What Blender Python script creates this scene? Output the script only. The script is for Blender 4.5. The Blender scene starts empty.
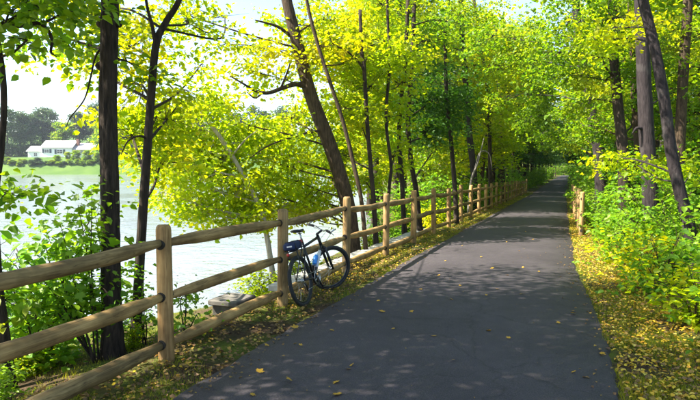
import bpy, math, random, zlib
import numpy as np
from mathutils import Vector, Matrix

random.seed(7)
rng = np.random.default_rng(11)
scene = bpy.context.scene
col = scene.collection
R = math.radians

# ------------------------------------------------------------------ camera
CAM = Vector((0.0, 0.0, 1.8))
cam_d = bpy.data.cameras.new('camera')
cam_d.lens = 30.0
cam_d.sensor_width = 36.0
cam_d.clip_start = 0.05
cam_d.clip_end = 2000
cam = bpy.data.objects.new('camera', cam_d)
cam.location = CAM
cam.rotation_euler = (R(90 - 3.24), 0, R(19.8))
col.objects.link(cam)
scene.camera = cam

# ------------------------------------------------------------------ sky and sun
SUN_DIR = Vector((-0.86, -0.50, 0)).normalized()
SUN_EL = R(49)
world = bpy.data.worlds.new('World')
scene.world = world
world.use_nodes = True
wn = world.node_tree
sky = wn.nodes.new('ShaderNodeTexSky')
sky.sky_type = 'NISHITA'
sky.sun_disc = False
sky.sun_elevation = SUN_EL
sky.sun_rotation = math.atan2(SUN_DIR.x, SUN_DIR.y)
sky.air_density = 1.0
sky.dust_density = 1.2
sky.ozone_density = 1.0
wn.links.new(sky.outputs[0], wn.nodes['Background'].inputs[0])
wn.nodes['Background'].inputs[1].default_value = 0.10

sun_d = bpy.data.lights.new('sun', 'SUN')
sun_d.energy = 5.0
sun_d.angle = R(0.55)
sun_d.color = (1.0, 0.93, 0.80)
sun = bpy.data.objects.new('sun', sun_d)
to_sun = Vector((SUN_DIR.x * math.cos(SUN_EL), SUN_DIR.y * math.cos(SUN_EL), math.sin(SUN_EL)))
sun.rotation_euler = (-to_sun).to_track_quat('-Z', 'Y').to_euler()
sun.location = (-20, 6, 30)
col.objects.link(sun)

vs = scene.view_settings
vs.view_transform = 'Standard'
vs.look = 'None'
vs.exposure = 2.05
vs.gamma = 1.0
scene.cycles.max_bounces = 12
scene.cycles.diffuse_bounces = 8
scene.cycles.glossy_bounces = 3
scene.cycles.transmission_bounces = 8
scene.cycles.sample_clamp_indirect = 6
scene.cycles.use_denoising = True

# ------------------------------------------------------------------ camera-plane helper (only to place things in the world)
YAW, PITCH = R(19.8), R(3.24)
FWD = Vector((-math.sin(YAW) * math.cos(PITCH), math.cos(YAW) * math.cos(PITCH), -math.sin(PITCH)))
RGT = Vector((math.cos(YAW), math.sin(YAW), 0))
UPV = RGT.cross(FWD)
FPX = 583.33


def at(px, py, d):
    """world point seen at photo pixel (700x400) at depth d metres"""
    return CAM + FWD * d + RGT * ((px - 350) / FPX * d) + UPV * ((200 - py) / FPX * d)


# ------------------------------------------------------------------ tags and mesh helpers
def tag(o, label=None, cat=None, group=None, kind=None):
    if label: o['label'] = label
    if cat: o['category'] = cat
    if group: o['group'] = group
    if kind: o['kind'] = kind
    return o


def empty(name, loc, rz=0.0):
    o = bpy.data.objects.new(name, None)
    o.location = loc
    o.rotation_euler = (0, 0, rz)
    o.empty_display_size = 0.2
    col.objects.link(o)
    return o


def link_mesh(name, me, parent=None, world_coords=True):
    """vertices are given in world space; keep them there under a parent that is only translated/rotated"""
    o = bpy.data.objects.new(name, me)
    col.objects.link(o)
    if parent is not None:
        o.parent = parent
        if world_coords:
            o.matrix_parent_inverse = world_of(parent).inverted()
    return o


def world_of(o):
    m = Matrix.Translation(o.location) @ o.rotation_euler.to_matrix().to_4x4()
    if o.parent is not None:
        m = world_of(o.parent) @ o.matrix_parent_inverse @ m
    return m


class MB:
    """collects simple geometry; every face has a material index"""

    def __init__(self):
        self.v, self.f, self.m, self.s = [], [], [], []

    def add(self, verts, faces, mi=0, smooth=False):
        o = len(self.v)
        self.v += [tuple(p) for p in verts]
        for f in faces:
            self.f.append(tuple(i + o for i in f))
            self.m.append(mi)
            self.s.append(smooth)
        return self

    def box(self, c, size, rot=None, mi=0, bevel=0.0):
        x, y, z = size[0] / 2, size[1] / 2, size[2] / 2
        c = Vector(c)
        if bevel <= 0:
            vs_ = [Vector(p) for p in ((-x, -y, -z), (x, -y, -z), (x, y, -z), (-x, y, -z), (-x, -y, z), (x, -y, z), (x, y, z), (-x, y, z))]
            fs = [(0, 3, 2, 1), (4, 5, 6, 7), (0, 1, 5, 4), (1, 2, 6, 5), (2, 3, 7, 6), (3, 0, 4, 7)]
        else:
            b = bevel
            vs_, fs = [], []
            for zz, i in ((-z, 0), (-z + b, 1), (z - b, 2), (z, 3)):
                k = b if i in (0, 3) else 0
                xx, yy = x - k, y - k
                bb = b * 0.6
                for p in ((-xx + bb, -yy), (xx - bb, -yy), (xx, -yy + bb), (xx, yy - bb), (xx - bb, yy), (-xx + bb, yy), (-xx, yy - bb), (-xx, -yy + bb)):
                    vs_.append(Vector((p[0], p[1], zz)))
            for r in range(3):
                for k in range(8):
                    a, b2 = r * 8 + k, r * 8 + (k + 1) % 8
                    fs.append((a, b2, b2 + 8, a + 8))
            fs.append(tuple(range(7, -1, -1)))
            fs.append(tuple(range(24, 32)))
        if rot is not None:
            vs_ = [rot @ p for p in vs_]
        return self.add([c + p for p in vs_], fs, mi)

    def tube(self, pts, rad, sides=8, mi=0, cap=True, smooth=True, rough=0.0, seed=0, closed=False, ridge=0.0):
        pts = [Vector(p) for p in pts]
        n = len(pts)
        if not hasattr(rad, '__len__'):
            rad = [rad] * n
        rd = random.Random(seed)
        ph = [rd.uniform(0, 6.28) for _ in range(4)]
        vs_, fs = [], []
        nrm = None
        for i, p in enumerate(pts):
            if closed:
                t = pts[(i + 1) % n] - pts[i - 1]
            else:
                t = pts[min(i + 1, n - 1)] - pts[max(i - 1, 0)]
            t.normalize()
            if nrm is None:
                a = Vector((0, 0, 1)) if abs(t.z) < 0.9 else Vector((1, 0, 0))
                nrm = a.cross(t).normalized()
            else:
                nrm = (nrm - t * nrm.dot(t)).normalized()
            bn = t.cross(nrm)
            for k in range(sides):
                a = 2 * math.pi * k / sides
                r = rad[i]
                if rough:
                    r *= 1 + rough * (math.sin(3 * a + ph[0] + i * .35) * .5 + math.sin(5 * a + ph[1] - i * .22) * .35 + rd.uniform(-.45, .45))
                if ridge:
                    r *= 1 - ridge * (1 - abs(math.sin(a * sides / 6 + .8 * math.sin(i * .55 + ph[2]) + .5 * math.sin(a * 3 + i * .3)))) + rd.uniform(-.35, .35) * ridge
                vs_.append(p + (nrm * math.cos(a) + bn * math.sin(a)) * r)
        rings = n if closed else n - 1
        for i in range(rings):
            j = (i + 1) % n
            for k in range(sides):
                k2 = (k + 1) % sides
                fs.append((i * sides + k, i * sides + k2, j * sides + k2, j * sides + k))
        if cap and not closed:
            fs.append(tuple(range(sides - 1, -1, -1)))
            fs.append(tuple(range((n - 1) * sides, n * sides)))
        return self.add(vs_, fs, mi, smooth)

    def mesh(self, name, mats):
        me = bpy.data.meshes.new(name)
        me.from_pydata(self.v, [], self.f)
        for m in (mats if isinstance(mats, (list, tuple)) else [mats]):
            me.materials.append(m)
        me.polygons.foreach_set('material_index', self.m)
        me.polygons.foreach_set('use_smooth', self.s)
        me.update()
        return me

    def build(self, name, mats, parent=None, world_coords=True):
        return link_mesh(name, self.mesh(name, mats), parent, world_coords)


def smooth_path(pts, n=4):
    """Catmull-Rom through pts (tuples of any length)"""
    P = [np.array(p, float) for p in pts]
    P = [2 * P[0] - P[1]] + P + [2 * P[-1] - P[-2]]
    out = []
    for i in range(1, len(P) - 2):
        for k in range(n):
            t = k / n
            a, b, c, d = P[i - 1], P[i], P[i + 1], P[i + 2]
            out.append(.5 * (2 * b + (c - a) * t + (2 * a - 5 * b + 4 * c - d) * t * t + (3 * b - a - 3 * c + d) * t ** 3))
    out.append(P[-2])
    return out


# leaf templates: (verts, faces)
LEAF6 = (np.array([(0, 0, 0), (.34, .30, .15), (.29, .64, .08), (0, 1, -.14), (-.29, .66, .10), (-.36, .34, .12)]),
         np.array([(0, 1, 2, 3), (0, 3, 4, 5)]))
LEAF4 = (np.array([(0, 0, 0), (.40, .48, .10), (0, 1, -.03), (-.40, .48, .10)]), np.array([(0, 1, 2, 3)]))
BLADE = (np.array([(-.5, 0, 0), (.5, 0, 0), (0, 1, 0)]), np.array([(0, 1, 2)]))
_m = [(0, 0), (.10, .06), (.30, -.02), (.28, .14), (.52, .26), (.40, .34), (.58, .58), (.36, .54), (.26, .60), (.14, .58), (.16, .78), (0, 1.0)]
_m = _m + [(-x, y) for x, y in _m[-2:0:-1]]
MAPLE_V = [(x, y, .10 * abs(x) * (1 - .8 * y) - .06 * y * y) for x, y in _m]


def maple_mesh(name, mat, scale):
    me = bpy.data.meshes.new(name)
    vs_ = [(x * scale, y * scale, z * scale) for x, y, z in MAPLE_V]
    c = len(vs_)
    vs_.append((0, .42 * scale, -.012 * scale))
    n = c
    me.from_pydata(vs_, [], [(i, (i + 1) % n, c) for i in range(n)])
    me.materials.append(mat)
    me.update()
    return me


def norm(a):
    return a / np.maximum(np.linalg.norm(a, axis=1, keepdims=True), 1e-9)


def leaf_arrays(P, N, D, S, tmpl):
    """P positions, N normals, D tip directions, S sizes -> verts, faces"""
    V, F = tmpl
    N = norm(N)
    D = norm(D - N * (D * N).sum(1, keepdims=True))
    X = np.cross(D, N)
    k = len(V)
    S = S[:, None, None]
    W = P[:, None, :] + S * (V[None, :, 0:1] * X[:, None, :] + V[None, :, 1:2] * D[:, None, :] + V[None, :, 2:3] * N[:, None, :])
    F = F[None, :, :] + (np.arange(len(P)) * k)[:, None, None]
    return W.reshape(-1, 3), F.reshape(-1, F.shape[-1])


def np_mesh(name, blocks, mats):
    """blocks: list of (verts Nx3, faces Mxk, material index)"""
    me = bpy.data.meshes.new(name)
    nv = sum(len(b[0]) for b in blocks)
    V = np.concatenate([b[0] for b in blocks]).astype(np.float32)
    loops, sizes, mi, off = [], [], [], 0
    for v, f, m in blocks:
        loops.append((f + off).ravel())
        sizes.append(np.full(len(f), f.shape[1]))
        mi.append(np.full(len(f), m))
        off += len(v)
    loops = np.concatenate(loops).astype(np.int32)
    sizes = np.concatenate(sizes).astype(np.int32)
    mi = np.concatenate(mi).astype(np.int32)
    me.vertices.add(nv)
    me.vertices.foreach_set('co', V.ravel())
    me.loops.add(len(loops))
    me.loops.foreach_set('vertex_index', loops)
    me.polygons.add(len(sizes))
    st = np.concatenate([[0], np.cumsum(sizes)[:-1]]).astype(np.int32)
    me.polygons.foreach_set('loop_start', st)
    me.polygons.foreach_set('material_index', mi)
    for m in mats:
        me.materials.append(m)
    me.update(calc_edges=True)
    me.validate()
    return me


# ------------------------------------------------------------------ materials
def new_mat(name):
    m = bpy.data.materials.new(name)
    m.use_nodes = True
    nt = m.node_tree
    return m, nt, nt.nodes['Principled BSDF'], nt.nodes['Material Output']


def node(nt, typ, **kw):
    n = nt.nodes.new(typ)
    for k, v in kw.items():
        if k in n.inputs:
            n.inputs[k].default_value = v
        else:
            setattr(n, k, v)
    return n


def ramp(nt, fac, stops):
    r = nt.nodes.new('ShaderNodeValToRGB')
    el = r.color_ramp.elements
    while len(el) < len(stops):
        el.new(0.5)
    for e, (p, c) in zip(el, stops):
        e.position = p
        e.color = (*c, 1)
    nt.links.new(fac, r.inputs[0])
    return r.outputs[0]


def mixc(nt, fac, a, b, blend='MIX'):
    m = nt.nodes.new('ShaderNodeMix')
    m.data_type = 'RGBA'
    m.blend_type = blend
    for sock, v in ((m.inputs[0], fac), (m.inputs[6], a), (m.inputs[7], b)):
        if isinstance(v, (int, float)):
            sock.default_value = v
        elif isinstance(v, tuple):
            sock.default_value = (*v, 1)
        else:
            nt.links.new(v, sock)
    return m.outputs[2]


def obj_coords(nt):
    return nt.nodes.new('ShaderNodeTexCoord').outputs['Object']


def noise(nt, vec, scale, detail=3, rough=.55):
    n = node(nt, 'ShaderNodeTexNoise', Scale=scale, Detail=detail, Roughness=rough)
    nt.links.new(vec, n.inputs['Vector'])
    return n.outputs['Fac']


def bump(nt, height, strength, dist, bsdf):
    b = node(nt, 'ShaderNodeBump', Strength=strength, Distance=dist)
    nt.links.new(height, b.inputs['Height'])
    nt.links.new(b.outputs[0], bsdf.inputs['Normal'])


def leaf_mat(name, cols, trans, tmix=.45, clump=None, rough=.45):
    """cols: ramp of leaf colours picked per leaf; clump = second colour spread in patches"""
    m, nt, b, out = new_mat(name)
    g = nt.nodes.new('ShaderNodeNewGeometry')
    n = len(cols)
    c = ramp(nt, g.outputs['Random Per Island'], [(i / (n - 1), k) for i, k in enumerate(cols)])
    if clump:
        f = noise(nt, g.outputs['Position'], .55, 2)
        f = ramp(nt, f, [(.50, (0, 0, 0)), (.68, (.8, .8, .8))])
        c = mixc(nt, f, c, clump)
    nt.links.new(c, b.inputs['Base Color'])
    b.inputs['Roughness'].default_value = rough
    b.inputs['Specular IOR Level'].default_value = .35
    t = nt.nodes.new('ShaderNodeBsdfTranslucent')
    tc = mixc(nt, 1.0, c, trans, 'MULTIPLY')
    nt.links.new(tc, t.inputs[0])
    mx = nt.nodes.new('ShaderNodeMixShader')
    mx.inputs[0].default_value = tmix
    nt.links.new(b.outputs[0], mx.inputs[1])
    nt.links.new(t.outputs[0], mx.inputs[2])
    nt.links.new(mx.outputs[0], out.inputs[0])
    return m


def bark_mat(name, c0, c1, lichen=None, scale=9.0):
    m, nt, b, out = new_mat(name)
    g = nt.nodes.new('ShaderNodeNewGeometry').outputs['Position']
    mp = node(nt, 'ShaderNodeMapping')
    mp.inputs['Scale'].default_value = (1, 1, .16)
    nt.links.new(g, mp.inputs[0])
    v = noise(nt, mp.outputs[0], scale * 3.2, 6, .65)
    c = ramp(nt, v, [(.32, c0), (.68, c1)])
    if lichen:
        l = noise(nt, g, 3.0, 4)
        l = ramp(nt, l, [(.55, (0, 0, 0)), (.66, (.7, .7, .7))])
        c = mixc(nt, l, c, lichen)
    nt.links.new(c, b.inputs['Base Color'])
    b.inputs['Roughness'].default_value = .9
    b.inputs['Specular IOR Level'].default_value = .2
    bump(nt, v, .9, .03, b)
    return m


def plain(name, c, rough=.6, metal=0.0, var=0.0, scale=20):
    m, nt, b, out = new_mat(name)
    if var:
        v = noise(nt, obj_coords(nt), scale, 4)
        k = ramp(nt, v, [(.3, tuple(x * (1 - var) for x in c)), (.7, tuple(min(1, x * (1 + var)) for x in c))])
        nt.links.new(k, b.inputs['Base Color'])
    else:
        b.inputs['Base Color'].default_value = (*c, 1)
    b.inputs['Roughness'].default_value = rough
    b.inputs['Metallic'].default_value = metal
    return m


M = {}
M['lime'] = leaf_mat('lime_leaf', [(.16, .26, .006), (.25, .345, .007), (.35, .40, .008), (.20, .31, .007)], (1.68, 1.65, .55), .68, (.52, .44, .008))
M['green'] = leaf_mat('green_leaf', [(.065, .16, .007), (.115, .225, .009), (.20, .30, .010), (.09, .195, .008)], (1.75, 1.65, .7), .60, (.33, .35, .009))
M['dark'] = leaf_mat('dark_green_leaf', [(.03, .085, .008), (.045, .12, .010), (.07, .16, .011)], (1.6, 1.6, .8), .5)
M['shrub'] = leaf_mat('shrub_leaf', [(.07, .20, .012), (.12, .27, .014), (.20, .33, .014), (.09, .23, .016)], (1.6, 1.5, .8), .52, (.20, .31, .012))
M['gold'] = leaf_mat('golden_leaf', [(.30, .30, .012), (.42, .34, .012), (.22, .28, .012)], (1.4, 1.4, 1.0), .5)
M['far'] = leaf_mat('far_tree_leaf', [(.035, .075, .02), (.05, .10, .025), (.075, .12, .03)], (1.3, 1.3, 1.0), .3)
M['litter'] = leaf_mat('fallen_leaf', [(.10, .055, .025), (.17, .10, .04), (.26, .16, .04), (.13, .08, .045), (.33, .22, .04), (.07, .045, .03)], (1.2, 1.1, 1.0), .2, None, .7)
M['gold_litter'] = leaf_mat('fallen_yellow_leaf', [(.55, .33, .02), (.62, .46, .03), (.45, .22, .02), (.60, .52, .10)], (1.2, 1.1, 1.0), .2, None, .6)
M['grass'] = leaf_mat('grass_blade', [(.12, .17, .014), (.20, .24, .016), (.32, .30, .018), (.16, .22, .014)], (1.5, 1.5, .9), .5, (.38, .33, .018), .6)
M['bark'] = bark_mat('dark_bark', (.012, .009, .007), (.058, .042, .030))
M['bark_brown'] = bark_mat('brown_bark', (.020, .0135, .008), (.095, .065, .040))
M['bark_grey'] = bark_mat('grey_bark', (.013, .0098, .0105), (.044, .035, .036), (.058, .051, .049))
M['snag'] = bark_mat('bleached_wood', (.10, .085, .07), (.22, .20, .17))
M['bark_pale'] = bark_mat('pale_bark', (.22, .19, .15), (.48, .43, .34))


def wood_mat(name, c0, c1, along):
    m, nt, b, out = new_mat(name)
    oc = obj_coords(nt)
    oi = nt.nodes.new('ShaderNodeObjectInfo')
    mp = node(nt, 'ShaderNodeMapping')
    s = [1, 1, 1]
    s[along] = .06
    mp.inputs['Scale'].default_value = s
    nt.links.new(oc, mp.inputs[0])
    add = nt.nodes.new('ShaderNodeVectorMath')
    nt.links.new(mp.outputs[0], add.inputs[0])
    nt.links.new(oi.outputs['Random'], add.inputs[1])
    v = noise(nt, add.outputs[0], 42, 6, .62)
    c = ramp(nt, v, [(.30, c0), (.70, c1)])
    blotch = noise(nt, oc, 2.6, 4)
    blotch = ramp(nt, blotch, [(.42, (.62, .60, .56)), (.62, (1.08, 1.05, 1.0))])
    c = mixc(nt, 1.0, c, blotch, 'MULTIPLY')
    hv = ramp(nt, oi.outputs['Random'], [(0, (.82, .84, .86)), (1, (1.12, 1.05, .96))])
    c = mixc(nt, 1.0, c, hv, 'MULTIPLY')
    # drying cracks along the grain
    cr = noise(nt, add.outputs[0], 17, 2)
    cr = ramp(nt, cr, [(.485, (1, 1, 1)), (.5, (.35, .32, .3)), (.515, (1, 1, 1))])
    c = mixc(nt, .7, c, cr, 'MULTIPLY')
    nt.links.new(c, b.inputs['Base Color'])
    b.inputs['Roughness'].default_value = .78
    b.inputs['Specular IOR Level'].default_value = .3
    bump(nt, v, .5, .01, b)
    return m


M['post'] = wood_mat('weathered_post_wood', (.23, .13, .046), (.49, .33, .145), 2)
M['rail'] = wood_mat('weathered_rail_wood', (.18, .108, .038), (.43, .30, .13), 1)
M['hole'] = plain('mortise_shade', (.02, .015, .01), .9)


def asphalt_mat():
    m, nt, b, out = new_mat('asphalt')
    p = nt.nodes.new('ShaderNodeNewGeometry').outputs['Position']
    big = noise(nt, p, .7, 4)
    mid = noise(nt, p, 6, 4)
    fine = noise(nt, p, 105, 3, .75)
    c = ramp(nt, big, [(.3, (.034, .0285, .033)), (.7, (.050, .043, .048))])
    k = ramp(nt, mid, [(.3, (.85, .85, .85)), (.7, (1.1, 1.1, 1.1))])
    c = mixc(nt, 1, c, k, 'MULTIPLY')
    sp = ramp(nt, fine, [(.30, (.40, .40, .40)), (.52, (1, 1, 1)), (.70, (2.6, 2.5, 2.4))])
    c = mixc(nt, .8, c, sp, 'MULTIPLY')
    # long hairline cracks
    vor = node(nt, 'ShaderNodeTexVoronoi', Scale=.55)
    vor.feature = 'DISTANCE_TO_EDGE'
    wob = nt.nodes.new('ShaderNodeVectorMath')
    nz = node(nt, 'ShaderNodeTexNoise', Scale=2.2, Detail=5.0)
    nt.links.new(p, nz.inputs['Vector'])
    wob.operation = 'MULTIPLY_ADD'
    nt.links.new(nz.outputs['Color'], wob.inputs[0])
    wob.inputs[1].default_value = (.7, .7, 0)
    nt.links.new(p, wob.inputs[2])
    nt.links.new(wob.outputs[0], vor.inputs['Vector'])
    ck = ramp(nt, vor.outputs['Distance'], [(.0, (.30, .30, .30)), (.010, (1, 1, 1))])
    c = mixc(nt, .5, c, ck, 'MULTIPLY')
    nt.links.new(c, b.inputs['Base Color'])
    b.inputs['Roughness'].default_value = .72
    b.inputs['Specular IOR Level'].default_value = .35
    bump(nt, fine, .7, .008, b)
    return m


M['asphalt'] = asphalt_mat()


def ground_mat():
    m, nt, b, out = new_mat('soil_and_moss')
    p = nt.nodes.new('ShaderNodeNewGeometry').outputs['Position']
    a = noise(nt, p, 1.3, 5)
    f = noise(nt, p, 30, 5, .7)
    soil = ramp(nt, f, [(.3, (.030, .020, .012)), (.6, (.085, .055, .030)), (.75, (.16, .11, .05))])
    moss = ramp(nt, f, [(.3, (.035, .055, .008)), (.7, (.13, .15, .02))])
    k = ramp(nt, a, [(.42, (0, 0, 0)), (.58, (1, 1, 1))])
    c = mixc(nt, k, soil, moss)
    # open lawn far beyond the lake
    sx = nt.nodes.new('ShaderNodeSeparateXYZ')
    nt.links.new(p, sx.inputs[0])
    lw = nt.nodes.new('ShaderNodeMapRange')
    lw.inputs[1].default_value = -70
    lw.inputs[2].default_value = -90
    nt.links.new(sx.outputs[0], lw.inputs[0])
    n2 = noise(nt, p, .12, 4)
    lawn = ramp(nt, n2, [(.35, (.055, .11, .02)), (.65, (.09, .15, .03))])
    c = mixc(nt, lw.outputs[0], c, lawn)
    nt.links.new(c, b.inputs['Base Color'])
    b.inputs['Roughness'].default_value = .95
    b.inputs['Specular IOR Level'].default_value = .15
    bump(nt, f, .8, .03, b)
    return m


M['ground'] = ground_mat()


def water_mat():
    m, nt, b, out = new_mat('lake_water')
    p = nt.nodes.new('ShaderNodeNewGeometry').outputs['Position']
    b.inputs['Base Color'].default_value = (.18, .195, .20, 1)  # base colour lifted well above real water, stands in for white sky glare
    b.inputs['Roughness'].default_value = .10
    b.inputs['IOR'].default_value = 1.33
    b.inputs['Specular IOR Level'].default_value = .6
    n1 = noise(nt, p, 1.6, 3)
    n2 = noise(nt, p, 7.0, 2)
    s = nt.nodes.new('ShaderNodeMath')
    s.operation = 'MULTIPLY_ADD'
    nt.links.new(n2, s.inputs[0])
    s.inputs[1].default_value = .25
    nt.links.new(n1, s.inputs[2])
    bump(nt, s.outputs[0], .35, .25, b)
    wp = noise(nt, p, .09, 3)       # wind patches
    wr = ramp(nt, wp, [(.40, (.12, .12, .12)), (.60, (.62, .62, .62))])
    bn_ = [n for n in nt.nodes if n.type == 'BUMP'][0]
    nt.links.new(wr, bn_.inputs['Strength'])
    return m


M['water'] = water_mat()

# ------------------------------------------------------------------ the lie of the land
PL, PR = -2.80, 0.50          # path edges
FX = -3.40                    # fence line
LAKE = -1.05


def bend(y):
    return 0.9e-4 * y * y if y > 0 else 0.0


def pr_edge(y):
    t = np.clip((y - 4) / 10.0, 0, 1)
    return PR - .21 * t * t * (3 - 2 * t)


def grade(y):
    return -.0155 * np.clip(y - 9, 0, 48)


def shore(y):
    return -6.5 - 1.7 / (1 + np.exp((y - 8.6) / .7)) - .35 * np.sin(y * .45) - np.maximum(y - 22, 0) * .34


def h_ground(x, y):
    x = np.asarray(x, float)
    y = np.asarray(y, float)
    b = np.where(y > 0, 0.9e-4 * y * y, 0)
    b = np.minimum(b, 12)
    u = x - b
    # left bank down to the lake
    s = shore(y)
    gr = grade(y)
    t = np.clip((-3.66 - u) / np.maximum(-3.66 - (s - b), .5), 0, 6)
    left = np.where(t < 1, gr + (LAKE - gr) * (t ** .9), LAKE - 1.1 * (1 - np.exp(-(t - 1) * 1.5)))
    z = np.where(u < -3.66, left, gr)
    # right side rises gently into the wood
    z = np.where(u > 1.3, gr + np.minimum((u - 1.3) * .07, 3.0), z)
    # far shore beyond 200 m
    d = -math.sin(YAW) * x + math.cos(YAW) * y
    ew = (1 / (1 + np.exp(-(d - 224) / 3.0)))
    hill = -2.4 + 8.2 * ew + np.clip((d - 252) * .10, 0, 26)
    far = d > 150
    z = np.where(far, np.maximum(z, hill), z)
    # small unevenness off the path
    w = .03 * np.sin(x * 2.1 + .7) * np.sin(y * 1.7) + .02 * np.sin(x * 5.3) * np.cos(y * 4.1 + 1)
    w = w + .012 * np.sin(x * 13 + y * 3) * np.sin(y * 11)
    edge = np.clip(np.maximum(PL - .1 - u, u - pr_edge(y) - .1) / .5, 0, 1)
    z = z + w * edge - .02 * (1 - edge)
    return z


def gz(x, y):
    return float(h_ground(x, y))


def axis(parts):
    out = []
    for a, b, n in parts:
        out += list(np.linspace(a, b, n, endpoint=False))
    out.append(parts[-1][1])
    return np.array(out)


gx = axis([(-420, -40, 60), (-40, -12, 40), (-12, -2.2, 70), (-2.2, .2, 8), (.2, 5, 36), (5, 40, 50), (40, 260, 24)])
gy = axis([(-40, -2, 20), (-2, 25, 130), (25, 70, 90), (70, 480, 90)])
GX, GY = np.meshgrid(gx, gy)
GZ = h_ground(GX, GY)
V = np.stack([GX.ravel(), GY.ravel(), GZ.ravel()], 1)
nx, ny = len(gx), len(gy)
I = np.arange(nx * ny).reshape(ny, nx)
F = np.stack([I[:-1, :-1].ravel(), I[:-1, 1:].ravel(), I[1:, 1:].ravel(), I[1:, :-1].ravel()], 1)
me = np_mesh('ground', [(V, F, 0)], [M['ground']])
me.polygons.foreach_set('use_smooth', [True] * len(me.polygons))
tag(link_mesh('ground', me), 'soil, moss and grassy banks either side of the path', kind='structure')

# lake
mb = MB()
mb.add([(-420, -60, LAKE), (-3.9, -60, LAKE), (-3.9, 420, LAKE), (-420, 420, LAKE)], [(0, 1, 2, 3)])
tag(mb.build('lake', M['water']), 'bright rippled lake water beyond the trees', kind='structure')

# asphalt path with an uneven edge and slight camber
ys = axis([(-4, 20, 200), (20, 60, 160), (60, 190, 130)])
pv, pf = [], []
NXP = 9
for y in ys:
    e1 = .03 * math.sin(y * .9) + .008 * math.sin(y * 5.7 + 1) + random.uniform(-.014, .014)
    e2 = .03 * math.sin(y * .8 + 2) + .008 * math.sin(y * 6.1) + random.uniform(-.014, .014)
    a, b = PL + e1 + bend(y), float(pr_edge(y)) + e2 + bend(y)
    for k in range(NXP):
        t = k / (NXP - 1)
        zz = .012 + .030 * (1 - (2 * t - 1) ** 2)
        if k in (0, NXP - 1):
            zz = -.035
        pv.append((a + (b - a) * t, y, zz + float(grade(y))))
        if k == 0 or k == NXP - 2:
            pass
pv = [list(p) for p in pv]
for r in range(len(ys)):      # pull the second column to the rim so the edge is a short rounded drop
    i = r * NXP
    pv[i + 1][0] = pv[i][0] + .03
    pv[i + 1][2] = .010 + float(grade(ys[r]))
    pv[i + NXP - 2][0] = pv[i + NXP - 1][0] - .03
    pv[i + NXP - 2][2] = .010 + float(grade(ys[r]))
for r in range(len(ys) - 1):
    for k in range(NXP - 1):
        a = r * NXP + k
        pf.append((a, a + 1, a + NXP + 1, a + NXP))
mb = MB().add(pv, pf, 0, True)
tag(mb.build('path', M['asphalt']), 'dark grey asphalt path running away under the trees', kind='structure')


def path_z(x, y):
    t = (x - bend(y) - PL) / (float(pr_edge(y)) - PL)
    return .012 + .030 * (1 - (2 * t - 1) ** 2) + float(grade(y))


# ------------------------------------------------------------------ fences
def domed_post(x, y, h, r, seed):
    rd = random.Random(seed)
    g = gz(x, y)
    mb = MB()
    lean = Vector((rd.uniform(-.012, .012), rd.uniform(-.015, .015), 0))
    prof = [(-.25, 1.0), (.0, 1.03), (.3, 1.0), (.7, .99), (1 - .05 / h, .975), (1 - .018 / h, .90), (1.0, .70)]
    pts = [Vector((x, y, g + h * t)) + lean * (h * max(t, 0)) for t, k in prof]
    mb.tube(pts, [r * k for t, k in prof], 14, rough=.025, seed=seed)
    return mb, g


def rail_mesh(p0, p1, r, seed):
    rd = random.Random(seed)
    p0, p1 = Vector(p0), Vector(p1)
    n = 11
    pts, rad = [], []
    sag = Vector((rd.uniform(-.02, .02), 0, rd.uniform(-.028, .012)))
    for i in range(n):
        t = i / (n - 1)
        p = p0.lerp(p1, t) + sag * math.sin(t * math.pi) + Vector((rd.uniform(-.004, .004), 0, rd.uniform(-.004, .004)))
        pts.append(p)
        e = min(t, 1 - t) * (p1 - p0).length
        rad.append(r * (.56 if e < .05 else (.78 if e < .24 else 1.0)) * rd.uniform(.975, 1.025))
    mb = MB()
    mb.tube(pts, rad, 12, rough=.03, seed=seed)
    return mb


def build_fence(name, label, xs, ys_, h, rails, post_r, rail_r, seed):
    root = empty(name, (xs(ys_[0]), ys_[0], 0))
    tag(root, label, 'fence')
    for i, y in enumerate(ys_):
        mb, g = domed_post(xs(y), y, h + random.uniform(-.03, .03), post_r * random.uniform(.95, 1.06), seed + i)
        po = mb.build('post', M['post'], root)
        if i < 6:
            for rz in rails:      # near-black disc painted as the shade in each mortise hole
                for sgn in (-1, 1):
                    hb = MB()
                    c = Vector((xs(y), y + sgn * (post_r * .93), g + rz))
                    ring = [c + Vector((math.cos(a) * rail_r * .70, sgn * .006, math.sin(a) * rail_r * .78)) for a in np.linspace(0, 2 * math.pi, 12, endpoint=False)]
                    ring2 = [c + Vector((math.cos(a) * rail_r * .70, -sgn * .03, math.sin(a) * rail_r * .78)) for a in np.linspace(0, 2 * math.pi, 12, endpoint=False)]
                    hb.add(ring + ring2, [tuple(range(12)) if sgn > 0 else tuple(range(11, -1, -1))] + [(k, (k + 1) % 12, 12 + (k + 1) % 12, 12 + k) for k in range(12)])
                    hb.build('mortise', M['hole'], po)
    for i in range(len(ys_) - 1):
        y0, y1 = ys_[i], ys_[i + 1]
        for k, rz in enumerate(rails):
            o0, o1 = random.uniform(-.015, .015), random.uniform(-.015, .015)
            a = (xs(y0) + .012, y0 + .02, gz(xs(y0), y0) + rz + o0)
            b = (xs(y1) - .012, y1 - .02, gz(xs(y1), y1) + rz + o1)
            rail_mesh(a, b, rail_r * random.uniform(.94, 1.08), seed * 7 + i * 3 + k).build('rail', M['rail'], root)
    return root


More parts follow.
